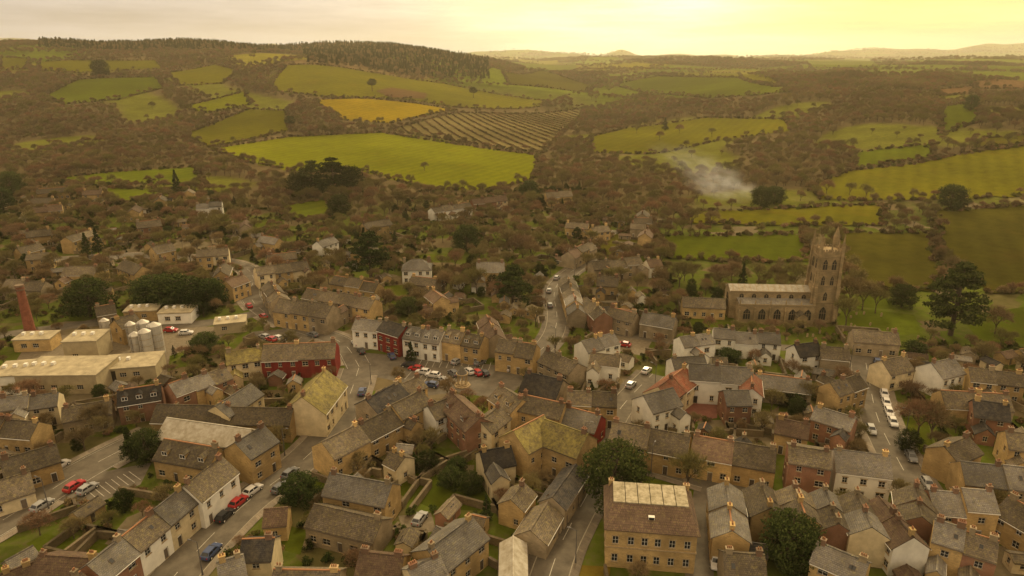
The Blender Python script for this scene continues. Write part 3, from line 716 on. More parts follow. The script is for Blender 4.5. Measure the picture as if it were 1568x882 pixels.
for poly, tries, ws, rfs, dens in FILL:
    wp = [up(*p) for p in poly]; xa = [p[0] for p in wp]; ya = [p[1] for p in wp]
    for _ in range(tries * 3):
        x = R.uniform(min(xa), max(xa)); y = R.uniform(min(ya), max(ya))
        if not in_poly(np.array([x]), np.array([y]), wp)[0]: continue
        a, dr = road_dir(x, y); a += R.choice((0, math.pi / 2)) + R.uniform(-.12, .12) + (math.floor(x / 60) * .35 if dr > 30 else 0)
        small = R.random() < .5
        L_ = R.uniform(2.8, 5.5) if small else R.uniform(6.5, 12); D = R.uniform(2.4, 3.6) if small else R.uniform(5, 6.2); h = R.uniform(2.8, 3.6) if small else R.uniform(5.8, 7.4)
        if box_free(x, y, L_ / 2, D / 2, a, 3.6 if dens and not small else (1.0 if small else 4.0), 2.5):
            ex = mkext(x, y, a, L_, D, R, .5) if not small else None
            house(x, y, a, L_, D, h, R.choice(ws), R.choice(rfs), chim=0 if small else R.choice((1, 2)), ext=ex, name="outbuilding" if small else None, st=1 if small else None, ev=max(2.3, h * .7) if small else None); nfill += 1
print("houses", len(HS), nfill)

# ------------------------------------------------------------------ stone hall with pale roof panel
mb = MB(); r = random.Random(3)
X, Y, EV = 7.2, 5.6, 7.4
hallops = [(c - .5, c + .5, z, z + 1.5, 'w') for c in (1.5, 4.0, 6.2, 8.3, 10.6, 13.0) for z in (1.2, 4.7)]
hs = [(c - .5, c + .5, z, z + 1.5, 'w') for c in (2, 4.6, 7.0, 9.4) for z in (1.2, 4.7)]
facade(mb, (-X, -Y), (X, -Y), 0, EV, hallops, WALL['s']); facade(mb, (X, -Y), (X, Y), 0, EV, hs, WALL['s']); facade(mb, (X, Y), (-X, Y), 0, EV, hallops, WALL['s']); facade(mb, (-X, Y), (-X, -Y), 0, EV, hs, WALL['s'])
mb.box(-X - .12, X + .12, -Y - .12, Y + .12, 4.0, 4.2, M_trim); mb.box(-X - .3, X + .3, -Y - .3, Y + .3, EV, EV + .3, M_trim, True)
o_ = .45; zt = EV + 2.6; ix, iy = X - 1.0, 1.6
e = EV + .3
for q in ([(-X - o_, -Y - o_, e), (X + o_, -Y - o_, e), (ix, -iy + 0, zt), (-ix, -iy, zt)], [(X + o_, Y + o_, e), (-X - o_, Y + o_, e), (-ix, iy + 2, zt), (ix, iy + 2, zt)],
          [(X + o_, -Y - o_, e), (X + o_, Y + o_, e), (ix, iy + 2, zt), (ix, -iy, zt)], [(-X - o_, Y + o_, e), (-X - o_, -Y - o_, e), (-ix, -iy, zt), (-ix, iy + 2, zt)]):
    mb.slab(q, .15, ROOF['k'])
M_panel = plain("lichened_roof_panel", (.44, .38, .26), .5, 1.2, .8, dirt=(.18, .15, .085))
for i in range(6):
    w = 2 * ix / 6; x0 = -ix + i * w
    mb.slab([(x0 + .06, -iy - .2, zt + .15), (x0 + w - .06, -iy - .2, zt + .15), (x0 + w - .06, iy + 2, zt + .35), (x0 + .06, iy + 2, zt + .35)], .2, M_panel)
mb.box(-.5, .5, -4.1, -3.5, e + .9, e + 1.5, M_frame); mb.face([(-.42, -4.12, e + 1.0), (.42, -4.12, e + 1.0), (.42, -4.12, e + 1.45), (-.42, -4.12, e + 1.45)], M_glass)
for sx in (-1, 1): chimney(mb, sx * (X - .8), 4.2, EV + .2, EV + 2.8, r, WALL['s'])
mb.obj("stone_hall", (HALL[0], HALL[1], 0), -.12)

# ------------------------------------------------------------------ church
ST = coursed("church_stone", (.40, .29, .15), (.30, .215, .115), (.18, .14, .075), .7, .32, (.21, .16, .085), rnd=(1, 1.01))
M_hood = plain("church_window_stone", (.27, .20, .11), .3, 2)
def archwin(mb, x, y, z0, w, h, n, axis='x', sg=-1):
    """pointed window: dark glass with stone mullions and hood, proud of the wall"""
    def W(a, z, d): return (x + a, y + sg * d, z) if axis == 'x' else (x + sg * d, y + a, z)
    def outline(w_, h_, zb): 
        pts = [(-w_ / 2, zb), (w_ / 2, zb), (w_ / 2, zb + h_ * .6)]
        for t in (.35, .7, 1): pts.append((w_ / 2 * (1 - t ** 1.6), zb + h_ * (.6 + .4 * t)))
        for t in (.7, .35, 0): pts.append((-w_ / 2 * (1 - t ** 1.6), zb + h_ * (.6 + .4 * t)))
        return pts
    mb.face([W(a, z, .06) for a, z in outline(w + .3, h + .25, z0 - .1)], M_hood)
    mb.face([W(a, z, .09) for a, z in outline(w, h, z0)], M_glass)
    for i in range(1, n):
        a = -w / 2 + w * i / n; mb.face([W(a - .06, z0, .13), W(a + .06, z0, .13), W(a + .06, z0 + h * .82, .13), W(a - .06, z0 + h * .82, .13)], M_hood)
    mb.face([W(-w / 2, z0 + h * .5, .12), W(w / 2, z0 + h * .5, .12), W(w / 2, z0 + h * .54, .12), W(-w / 2, z0 + h * .54, .12)], M_hood)
church = bpy.data.objects.new("parish_church", None); COL.objects.link(church); church.location = (TW[0], TW[1], 0); church.rotation_euler = (0, 0, -.06)
def part(mb, name):
    o = mb.obj(name); o.parent = church; return o
mb = MB(); t = 3.3; HT = 22.5
mb.box(-t, t, 0, 2 * t, 0, HT, ST)
for zb in (6.5, 12, 17, 21.4): mb.box(-t - .15, t + .15, -.15, 2 * t + .15, zb, zb + .28, M_hood, True)
for sx in (-1, 1):
    for sy in (0, 1):
        cx_, cy_ = sx * t, sy * 2 * t
        for (zz0, zz1, e_) in ((0, 6.4, 1.3), (6.4, 12, 1.0), (12, 17, .7), (17, 22.4, .5)):
            mb.box(cx_ - .42, cx_ + .42, cy_ - e_ if sy == 0 else cy_ - .3, cy_ + .3 if sy == 0 else cy_ + e_, zz0, zz1 - .02, ST)
            mb.box(cx_ - .3 if sx > 0 else cx_ - e_, cx_ + e_ if sx > 0 else cx_ + .3, cy_ - .40, cy_ + .40, zz0, zz1 - .05, ST)
        mb.box(cx_ - .45, cx_ + .45, cy_ - .45, cy_ + .45, 22.3, 25, ST); mb.tube((cx_, cy_, 25), (cx_, cy_, 29), .5, .04, 4, ST)
        for dx_ in (-.36, .36):
            for dy_ in (-.36, .36): mb.tube((cx_ + dx_, cy_ + dy_, 24.6), (cx_ + dx_, cy_ + dy_, 26.3), .14, .02, 4, ST)
for k in range(4):
    for i in range(6):
        s0 = -t + .6 + i * (2 * t - 1.2) / 6; s1 = s0 + .55
        if k == 0: mb.box(s0, s1, -.05, .3, HT, HT + 1.5, ST)
        if k == 1: mb.box(s0, s1, 2 * t - .3, 2 * t + .05, HT, HT + 1.5, ST)
        if k == 2: mb.box(-t - .05, -t + .3, s0 + t, s1 + t, HT, HT + 1.5, ST)
        if k == 3: mb.box(t - .3, t + .05, s0 + t, s1 + t, HT, HT + 1.5, ST)
for (xx_, yy_) in ((0, 0), (0, 2 * t), (-t, t), (t, t)):
    mb.box(xx_ - .22, xx_ + .22, yy_ - .22, yy_ + .22, HT, 24.6, ST); mb.tube((xx_, yy_, 24.6), (xx_, yy_, 26.4), .25, .02, 4, ST)
mb.box(-t, t, 0.01, 2 * t - .01, HT - .2, HT + .9, ST)
for sx in (-1.35, 1.35):
    archwin(mb, sx, 0, 17.6, 1.3, 3.3, 2); archwin(mb, sx, 0, 12.6, 1.0, 3.0, 2); archwin(mb, -t, t + sx, 17.6, 1.3, 3.3, 2, 'y'); archwin(mb, -t, t + sx, 12.6, 1.0, 3.0, 2, 'y')
    archwin(mb, t, t + sx, 17.6, 1.3, 3.3, 2, 'y', 1)
archwin(mb, 0, 0, 7.5, 1.1, 2.8, 2); archwin(mb, 0, 0, 1, 2.0, 4.4, 3)
mb.tube((t + .3, 2 * t + .1, 0), (t + .3, 2 * t + .1, 26.6), 1.15, 1.05, 8, ST, True); mb.tube((t + .3, 2 * t + .1, 26.6), (t + .3, 2 * t + .1, 30), 1.0, .03, 8, ST)
part(mb, "tower")
mb = MB(); x0, x1 = -28.5, -t - .02
AH = 5.8
mb.box(x0 + 2, x1, -2, 2.5, 0, AH, ST); mb.box(x0 + 1.8, x1, -2.15, -1.85, AH, AH + .7, M_hood, True)
mb.slab([(x0 + 2, -1.8, AH + .25), (x1, -1.8, AH + .25), (x1, 2.6, AH + 1.3), (x0 + 2, 2.6, AH + 1.3)], .15, ROOF['y'])
for i in range(5):
    xc = x0 + 4.4 + i * 4.7; archwin(mb, xc, -2, 1.5, 2.1, 3.5, 3)
    mb.box(xc - 2.6, xc - 2.15, -2.8, -2, 0, 4.5, ST); mb.box(xc - 2.55, xc - 2.2, -2.4, -2, 4.5, 5.6, ST)
    mb.box(xc - 2.5, xc - 2.2, -2.25, -1.95, AH + .7, AH + 1.6, ST); mb.tube((xc - 2.35, -2.1, AH + 1.6), (xc - 2.35, -2.1, AH + 2.5), .18, .02, 4, ST)
part(mb, "south_aisle")
mb = MB()
mb.box(x0, x1, 2.6, 9.4, 0, 8.8, ST); mb.box(x0 - .1, x1, 2.45, 2.75, 8.8, 9.3, M_hood, True); mb.box(x0 - .1, x1, 9.25, 9.55, 8.8, 9.3, M_hood, True)
for sg in (1, -1):
    ye = 6 + sg * 3.3; mb.slab([(x0 - .2, ye, 9.0), (x1, ye, 9.0), (x1, 6, 10.6), (x0 - .2, 6, 10.6)], .15, ROOF['m'])
for i in range(13): xx_ = x0 + 1 + i * 1.85; mb.slab([(xx_, 2.8, 9.1), (xx_ + .12, 2.8, 9.1), (xx_ + .12, 6, 10.68), (xx_, 6, 10.68)], .05, M_trim)
for i in range(6):
    archwin(mb, x0 + 3.5 + i * 3.9, 2.6, 7.1, 1.3, 1.3, 2)
mb.face([(x0, 2.6, 8.8), (x0, 9.4, 8.8), (x0, 6, 10.5)], ST); archwin(mb, x0, 6, 3, 2.6, 5, 3, 'y')
part(mb, "nave")
mb = MB(); mb.box(x0 + 1, x1, 9.5, 13.5, 0, 6, ST); mb.slab([(x0 + 1, 13.8, 6), (x1, 13.8, 6), (x1, 9.45, 7.4), (x0 + 1, 9.45, 7.4)], .15, ROOF['y']); part(mb, "north_aisle")
mb = MB(); mb.box(x1 - 6.0, x1 - 3, -5.2, -2.2, 0, 3.8, ST); archwin(mb, x1 - 4.5, -5.2, .1, 1.4, 2.7, 1)
for sg in (1, -1): mb.slab([(x1 - 4.5 + sg * 1.8, -5.4, 3.6), (x1 - 4.5, -5.4, 4.9), (x1 - 4.5, -2.1, 4.9), (x1 - 4.5 + sg * 1.8, -2.1, 3.6)], .15, ROOF['n'])
mb.face([(x1 - 6.0, -5.2, 3.8), (x1 - 3, -5.2, 3.8), (x1 - 4.5, -5.2, 4.8)], ST); part(mb, "porch")
mb = MB()
for i in range(70):
    x = rs.uniform(-35, 34); y = rs.uniform(-16, -6) if rs.rand() < .5 else rs.uniform(-16, 8)
    if -33 < x < 7 and y > -7: continue
    h = rs.uniform(.6, 1.2); mb.box(x - .3, x + .3, y - .07, y + .07, 0, h, M_trim); mb.box(x - .18, x + .18, y - .065, y + .065, h, h + .15, M_trim)
mb.obj("gravestones", (TW[0], TW[1], .05))

# ------------------------------------------------------------------ factory
M_clad = plain("beige_cladding", (.42, .34, .20), .25, .6); M_flat = plain("pale_flat_roof", (.42, .35, .22), .45, .4)
for (x, y, l, d, h, a, w) in FAC:
    p = up(x, y); mb = MB(); wm = {'c': M_clad, 'w': WALL['w'], 's': WALL['s']}[w]
    f1 = [(2 + 3.2 * i, 3.6 + 3.2 * i, 1.2, 2.4, 'w') for i in range(int((l - 3) / 3.2))]
    if l > 10: f1[0] = (1.5, 4.3, .05, min(3.2, h - .5), 'g')
    hl, hd = l / 2, d / 2
    facade(mb, (-hl, -hd), (hl, -hd), 0, h, f1, wm); facade(mb, (hl, -hd), (hl, hd), 0, h, [], wm); facade(mb, (hl, hd), (-hl, hd), 0, h, [], wm); facade(mb, (-hl, hd), (-hl, -hd), 0, h, [], wm)
    mb.slab([(-hl - .2, -hd - .2, h + .25), (hl + .2, -hd - .2, h + .25), (hl + .2, hd + .2, h + .45), (-hl - .2, hd + .2, h + .45)], .3, M_flat)
    for i in range(3): mb.box(-hl + 1 + i * 2.4, -hl + 1.8 + i * 2.4, 0, 1, h + .3, h + 1.1, M_frame)
    mb.obj("factory_building", (p[0], p[1], 0), a)
M_silo = plain("silo_steel", (.52, .48, .40), .25, 1.2, .45, metal=.2)
for (x, y, rr, hh) in ((212, 545, 1.6, 6.5), (228, 548, 1.7, 8), (243, 540, 1.9, 8.5), (225, 530, 1.7, 7.5), (165, 520, 1.4, 6), (205, 528, 1.4, 6.5)):
    p = up(x, y); mb = MB(); mb.tube((0, 0, 0), (0, 0, hh), rr, rr, 20, M_silo); mb.tube((0, 0, hh), (0, 0, hh + .9), rr + .05, .3, 20, M_silo, True)
    for zz in (2, 4, 6): mb.tube((0, 0, zz), (0, 0, zz + .12), rr + .06, rr + .06, 20, M_trim)
    for s_ in (-.25, .25): mb.box(rr + .1, rr + .16, s_ - .03, s_ + .03, 0, hh + .8, M_door)
    for q in range(int(hh / .5)): mb.box(rr + .1, rr + .14, -.22, .22, q * .5, q * .5 + .05, M_door)
    mb.obj("storage_silo", (p[0], p[1], 0), -1.8, False)
M_rb = plain("weathered_red_brick", (.25, .095, .055), .4, 1.2)
p = up(50, 522); mb = MB(); mb.box(-1.8, 1.8, -1.8, 1.8, 0, 2.8, M_rb)
mb.tube((0, 0, 2.8), (0, 0, 17), 1.5, 1.0, 16, M_rb); mb.tube((0, 0, 16), (0, 0, 16.5), 1.22, 1.22, 16, M_chim, True); mb.tube((0, 0, 17), (0, 0, 17.6), 1.25, 1.15, 16, M_chim, True)
mb.obj("brick_factory_chimney", (p[0], p[1], 0))

# ------------------------------------------------------------------ conservatory, market cross, lamps
p = up(1392, 850); mb = MB(); mb.box(-2.2, 2.2, -1.6, 1.6, 0, .7, WALL['w'])
for i in range(8):
    for (yy_,) in ((-1.55,), (1.55,)):
        mb.box(-2.2 + i * .6, -2.1 + i * .6, yy_ - .05, yy_ + .05, .7, 2.3, M_frame)
M_cg = plain("conservatory_glass", (.30, .36, .26), .2, 1, .2)
mb.box(-2.15, 2.15, -1.5, 1.5, .72, 2.28, M_cg)
for sg in (1, -1): mb.slab([(-2.3, sg * 1.75, 2.25), (2.3, sg * 1.75, 2.25), (2.0, 0, 3.2), (-2.0, 0, 3.2)], .06, M_cg)
mb.obj("conservatory", (p[0], p[1], 0), .1)
p = up(708, 590); mb = MB()
for i in range(3): mb.tube((0, 0, .25 * i), (0, 0, .25 * i + .25), 2.2 - .5 * i, 2.2 - .5 * i, 8, M_trim, True)
for i in range(8): t_ = i * math.pi / 4; mb.tube((1.2 * math.cos(t_), 1.2 * math.sin(t_), .7), (1.2 * math.cos(t_), 1.2 * math.sin(t_), 3.2), .12, .12, 6, M_trim)
mb.tube((0, 0, 3.2), (0, 0, 3.5), 1.6, 1.6, 8, M_trim, True); mb.tube((0, 0, 3.5), (0, 0, 5.5), 1.4, .15, 8, ROOF['y']); mb.tube((0, 0, 5.5), (0, 0, 6.6), .1, .02, 5, M_trim)
mb.obj("market_cross", (p[0], p[1], 0))
M_pole = plain("lamp_post_metal", (.12, .11, .10), .2, 3, .5)
lm = MB(); lm.tube((0, 0, 0), (0, 0, 6.5), .1, .06, 6, M_pole); lm.tube((0, 0, 0), (0, 0, .9), .16, .14, 6, M_pole); lm.tube((0, 0, 6.4), (1.2, 0, 6.8), .05, .04, 5, M_pole); lm.box(1.0, 1.6, -.12, .12, 6.72, 6.84, M_pole, True)
lm = lm.mesh("street_lamp")
for k, (pl, w, pv) in enumerate(RD):
    if not pv: continue
    for i in range(6, len(pl) - 2, 14):
        t_ = (pl[i + 1] - pl[i]).normalized(); sg = 1 if (i // 14) % 2 else -1; q = pl[i] + Vector((-t_.y, t_.x)) * sg * (w / 2 + .5)
        if pt_free(q.x, q.y, .3) and road_clear(q.x, q.y) > .2: inst(lm, "street_lamp", (q.x, q.y, float(height(q.x, q.y)) + .1), math.atan2(t_.y, t_.x) - sg * math.pi / 2)

# ------------------------------------------------------------------ cars
def carmesh(name, col, van=False):
    m, nt, b = newmat("car_paint_" + name); b.inputs["Base Color"].default_value = (*col, 1); b.inputs["Roughness"].default_value = .3; b.inputs["Specular IOR Level"].default_value = .5
    mb = MB(); st = [(-2.1, .38, .72, .74), (-1.98, .25, .93, .84), (-1.3, .2, .97, .88), (0, .2, .96, .89), (1.0, .2, .93, .88), (1.75, .24, .80, .84), (2.08, .36, .62, .70)]
    rows = []
    for (x, zb, zt, w) in st:
        rows.append([mb.P(q) for q in ((x, -w * .92, zb), (x, -w, (zb + zt) / 2), (x, -w * .93, zt), (x, w * .93, zt), (x, w, (zb + zt) / 2), (x, w * .92, zb))])
    k = mb.mi(m)
    for a, c_ in zip(rows[:-1], rows[1:]):
        for i in range(6): j = (i + 1) % 6; mb.f.append([a[i], a[j], c_[j], c_[i]]); mb.m.append(k)
    mb.f.append(rows[0]); mb.m.append(k); mb.f.append(rows[-1][::-1]); mb.m.append(k)
    if van: bs, tp, zt = (-2.0, 1.0), (-1.95, .45), 1.85
    else: bs, tp, zt = (-1.85, 1.0), (-1.35, .2), 1.43
    B = [(bs[0], -.79, .95), (bs[1], -.79, .92), (bs[1], .79, .92), (bs[0], .79, .95)]; T_ = [(tp[0], -.62, zt), (tp[1], -.62, zt), (tp[1], .62, zt), (tp[0], .62, zt)]
    mb.face(T_, m)
    for i in range(4):
        j = (i + 1) % 4; mb.face([B[i], B[j], T_[j], T_[i]], m)
        b0, b1, t0, t1 = map(Vector, (B[i], B[j], T_[i], T_[j])); nrm = (b1 - b0).cross(t0 - b0).normalized() * .012
        if van and i in (3,): continue
        segs = [(.07, .93)] if i in (1, 3) else ([(.05, .47), (.53, .95)] if not van else [(.68, .95)])
        for (u0, u1) in segs:
            f = lambda u, v: (b0.lerp(b1, u)).lerp(t0.lerp(t1, u), v) + nrm
            mb.face([f(u0, .08), f(u1, .08), f(u1, .86), f(u0, .86)], M_glass)
    for x in (-1.3, 1.3):
        for s_ in (-1, 1): mb.tube((x, s_ * .68, .32), (x, s_ * .92, .32), .33, .33, 12, M_tyre, True); mb.tube((x, s_ * .92, .32), (x, s_ * .925, .32), .18, .18, 8, M_frame, True)
    for s_ in (-1, 1):
        mb.box(2.0, 2.1, s_ * .55 - .14, s_ * .55 + .14, .52, .64, M_frame, True); mb.box(-2.12, -2.02, s_ * .6 - .1, s_ * .6 + .1, .62, .82, M_tail, True)
        mb.box(.75, .9, s_ * .93 - .08, s_ * .93 + .08, .93, 1.05, m, True)
    return mb.mesh("parked_car_" + name)
M_tyre = plain("tyre_rubber", (.02, .02, .02), .2); M_tail = plain("tail_light_red", (.4, .02, .02), .1)
CARS = {'r': carmesh("red", (.34, .02, .02)), 'w': carmesh("white", (.56, .53, .48)), 's': carmesh("silver", (.28, .27, .25)), 'k': carmesh("black", (.02, .02, .022)), 'b': carmesh("blue", (.04, .06, .13)), 'd': carmesh("grey", (.12, .12, .12)), 'v': carmesh("van_white", (.56, .53, .48), True)}
def car(px_, py_, c, da=0, off=None):
    x, y = up(px_, py_); a, d = road_dir(x, y); inst(CARS[c], "parked_van" if c == 'v' else "parked_car", (x, y, float(height(x, y)) + .08), a + da); reg(x, y, 2.2, 1, a + da)
for (x, y, c) in [(637, 567, 'r'), (648, 572, 'w'), (663, 577, 'w'), (694, 574, 'd'), (718, 571, 'w'), (730, 573, 'r'), (741, 574, 'k'), (626, 562, 'k'), (680, 585, 's'), (660, 592, 'b')]: car(x, y, c, 1.2)
for (x, y, c) in [(768, 562, 'r'), (782, 566, 'w'), (735, 558, 'd'), (700, 556, 's'), (545, 528, 'w'), (553, 540, 'k'), (600, 548, 'b'), (366, 772, 'r'), (388, 754, 'w'), (345, 793, 'k'), (115, 748, 'r'), (92, 716, 'w'), (135, 752, 's'), (430, 492, 'w'), (447, 498, 's'), (643, 798, 's'), (1096, 864, 'w'), (262, 508, 'r'), (285, 512, 'w'), (925, 365, 'w'), (912, 380, 's'), (903, 390, 'w'), (445, 728, 'd'), (990, 570, 'w'), (512, 640, 's'), (930, 525, 'w'), (955, 530, 'r'), (405, 518, 's'), (415, 522, 'r'), (425, 520, 'w'), (437, 519, 'k')]: car(x, y, c)
def side_cars(k, i0, i1, stp, sg, cols, off=1.0):
    pl, w, _ = RD[k]
    for i in range(i0, min(i1, len(pl) - 2), stp):
        if R.random() < .25: continue
        t_ = (pl[i + 1] - pl[i]).normalized(); q = pl[i] + Vector((-t_.y, t_.x)) * sg * (w / 2 - off); c = R.choice(cols)
        if not pt_free(q.x, q.y, 1.6): continue
        inst(CARS[c], "parked_van" if c == 'v' else "parked_car", (q.x, q.y, .075), math.atan2(t_.y, t_.x) + R.uniform(-.03, .03))
side_cars(7, 4, 60, 2, 1, 'wsskwdbw'); side_cars(7, 20, 60, 5, -1, 'wsrkd'); side_cars(0, 8, 50, 8, -1, 'wskdb'); side_cars(4, 4, 40, 5, 1, 'wsdk'); side_cars(2, 12, 60, 5, 1, 'wskdr'); side_cars(1, 6, 60, 9, -1, 'sk'); side_cars(3, 20, 90, 6, 1, 'sdbk'); side_cars(5, 12, 60, 7, 1, 'wsv')

# ------------------------------------------------------------------ garden walls
def garden(q):
    cx, cy, hl, hd, c, s = q; r = R; sd = r.choice((1, -1)); ln = r.uniform(8, 16); mb = MB(); ok = 0
    segs = [((-hl, sd * hd), (-hl, sd * (hd + ln))), ((-hl, sd * (hd + ln)), (hl, sd * (hd + ln))), ((hl, sd * (hd + ln)), (hl, sd * hd))]
    for (a, b_) in segs:
        L_ = math.hypot(b_[0] - a[0], b_[1] - a[1]); n = max(1, int(L_ / 2))
        for i in range(n):
            p0 = (a[0] + (b_[0] - a[0]) * i / n, a[1] + (b_[1] - a[1]) * i / n); p1 = (a[0] + (b_[0] - a[0]) * (i + 1) / n, a[1] + (b_[1] - a[1]) * (i + 1) / n)
            mx, my = (p0[0] + p1[0]) / 2, (p0[1] + p1[1]) / 2; X_ = cx + c * mx - s * my; Y_ = cy + s * mx + c * my
            if not pt_free(X_, Y_, .5) or road_clear(X_, Y_) < 1.8: continue
            if any(in_poly(np.array([X_]), np.array([Y_]), A)[0] for A in APOLY): continue
            if abs(p1[0] - p0[0]) > abs(p1[1] - p0[1]): mb.box(min(p0[0], p1[0]), max(p0[0], p1[0]), p0[1] - .2, p0[1] + .2, -.3, 1.5, M_wallg); mb.box(min(p0[0], p1[0]), max(p0[0], p1[0]), p0[1] - .26, p0[1] + .26, 1.5, 1.62, M_wallg)
            else: mb.box(p0[0] - .2, p0[0] + .2, min(p0[1], p1[1]), max(p0[1], p1[1]), -.3, 1.5, M_wallg); mb.box(p0[0] - .26, p0[0] + .26, min(p0[1], p1[1]), max(p0[1], p1[1]), 1.5, 1.62, M_wallg)
            ok += 1
    if ok > 3: mb.obj("garden_wall", (cx, cy, float(height(cx, cy))), math.atan2(s, c))
for q in list(OB):
    if q[2] > 3 and q[3] > 2.4 and q[2] < 12 and R.random() < .7: garden(q)

# ------------------------------------------------------------------ trees
def bare_tree(seed, Ht, depth, twn, tw, tl, mats, spread=.62, thick=.28):
    r = random.Random(seed); mb = MB(); tm = mats
    def rec(p, d, ln, rad, dep):
        e = p + d * ln; mb.tube(p, e, rad, rad * .62, 5 if dep >= depth - 1 else 3, M_bark)
        if dep == 0:
            for _ in range(twn):
                b0 = p.lerp(e, r.uniform(.1, 1)); dd_ = (d + Vector((r.gauss(0, .7), r.gauss(0, .7), r.gauss(.15, .6)))).normalized()
                sd = dd_.orthogonal().normalized(); sd = (Matrix.Rotation(r.uniform(0, 6.28), 3, dd_) @ sd) * tw * r.uniform(.6, 1.2); t_ = tl * r.uniform(.6, 1.3)
                mb.face([b0 - sd, b0 + sd, b0 + dd_ * t_], tm)
            return
        n = 4 if dep >= 2 else 3 + (r.random() < .5); off = r.uniform(0, 6.28)
        for i in range(n):
            az = off + 6.283 * i / n + r.uniform(-.5, .5); a = d.orthogonal().normalized(); a = Matrix.Rotation(az, 3, d) @ a
            nd = (d + a * r.uniform(spread * .7, spread * 1.35) + Vector((0, 0, .12))).normalized()
            rec(p + d * ln * r.uniform(.6, 1), nd, ln * r.uniform(.62, .85), rad * .55, dep - 1)
    rec(Vector((0, 0, -.2)), Vector((r.uniform(-.05, .05), r.uniform(-.05, .05), 1)).normalized(), Ht * .26, thick, depth)
    return mb.mesh("bare_tree")
def clump(mb, r, c, rad, n, m1, m2, ls, flat=.6):
    for _ in range(n):
        v = Vector((r.gauss(0, 1), r.gauss(0, 1), r.gauss(0, 1))); v.normalize(); v *= rad * r.uniform(.5, 1.05); v.z *= flat
        p = c + v; d = Vector((r.gauss(0, 1), r.gauss(0, 1), r.gauss(0, .6))).normalized(); s_ = d.orthogonal().normalized() * ls * r.uniform(.5, 1.2); d = d * ls * r.uniform(.7, 1.5)
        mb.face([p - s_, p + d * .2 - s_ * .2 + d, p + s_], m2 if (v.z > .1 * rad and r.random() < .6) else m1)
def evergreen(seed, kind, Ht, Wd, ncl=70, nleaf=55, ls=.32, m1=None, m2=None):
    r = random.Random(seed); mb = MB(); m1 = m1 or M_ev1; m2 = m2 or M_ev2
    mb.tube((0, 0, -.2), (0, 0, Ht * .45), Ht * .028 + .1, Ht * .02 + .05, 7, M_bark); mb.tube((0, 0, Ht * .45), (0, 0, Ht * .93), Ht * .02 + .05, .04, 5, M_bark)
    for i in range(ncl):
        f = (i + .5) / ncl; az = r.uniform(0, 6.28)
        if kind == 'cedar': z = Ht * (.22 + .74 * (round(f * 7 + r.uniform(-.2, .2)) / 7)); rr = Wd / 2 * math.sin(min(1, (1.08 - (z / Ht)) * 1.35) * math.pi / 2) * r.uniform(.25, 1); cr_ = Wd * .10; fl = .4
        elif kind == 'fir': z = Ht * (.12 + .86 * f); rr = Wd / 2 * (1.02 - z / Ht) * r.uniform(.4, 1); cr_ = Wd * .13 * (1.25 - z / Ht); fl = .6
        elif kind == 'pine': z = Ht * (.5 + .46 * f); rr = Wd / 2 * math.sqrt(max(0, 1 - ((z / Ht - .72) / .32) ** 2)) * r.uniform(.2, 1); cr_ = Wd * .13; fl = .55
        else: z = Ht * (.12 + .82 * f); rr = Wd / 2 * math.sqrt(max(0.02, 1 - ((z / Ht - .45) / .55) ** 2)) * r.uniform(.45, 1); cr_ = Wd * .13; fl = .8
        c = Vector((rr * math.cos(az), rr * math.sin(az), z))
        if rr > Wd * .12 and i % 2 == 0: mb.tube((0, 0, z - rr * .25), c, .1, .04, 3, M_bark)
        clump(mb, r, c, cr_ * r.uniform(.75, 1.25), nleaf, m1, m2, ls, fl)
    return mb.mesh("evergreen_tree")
def shrub(seed, m1, m2):
    r = random.Random(seed); mb = MB()
    for i in range(7):
        az = r.uniform(0, 6.28); rr = r.uniform(0, .7); c = Vector((rr * math.cos(az), rr * math.sin(az), r.uniform(.35, 1.0))); mb.tube((0, 0, -.1), c, .05, .02, 3, M_bark); clump(mb, r, c, r.uniform(.35, .6), 45, m1, m2, .17, .8)
    return mb.mesh("shrub")
TM = [bare_tree(i, 11 + (i % 3), 4, 11, .032, 1.3, (M_tw1, M_tw2, M_tw3, M_tw1, M_tw3)[i], spread=(.6, .75, .5)[i % 3], thick=.22) for i in range(5)]
TL = [bare_tree(50 + i, 11 + (i % 3), 3, 18, .075, 1.9, (M_tw1, M_tw2, M_tw3, M_tw1)[i], spread=.7, thick=.18) for i in range(4)]
EV = {'cedar': evergreen(1, 'cedar', 10, 8.5, 110, 60, .22), 'fir': evergreen(2, 'fir', 10, 6, 80, 50, .2), 'pine': evergreen(3, 'pine', 10, 7.5, 70, 60, .22), 'yew': evergreen(4, 'yew', 10, 9, 120, 60, .22)}
SHR = [shrub(1, M_sh1, M_ev2), shrub(2, M_sh1, M_sh2), shrub(3, M_sh2, M_tw1), shrub(4, M_ev1, M_ev2), shrub(5, M_tw2, M_sh2)]
EVN = {'cedar': "cedar_tree", 'fir': "fir_tree", 'pine': "pine_tree", 'yew': "yew_tree"}
def etree(px_, py_, kind, ht, wd=None):
    x, y = up(px_, py_); b0 = {'cedar': 8.5, 'fir': 6, 'pine': 7.5, 'yew': 9}[kind]; sw = (wd or ht * b0 / 10) / b0
    inst(EV[kind], EVN[kind], (x, y, float(height(x, y))), R.uniform(0, 6.28), (sw, sw, ht / 10)); reg(x, y, sw * 2.5, sw * 2.5, 0)
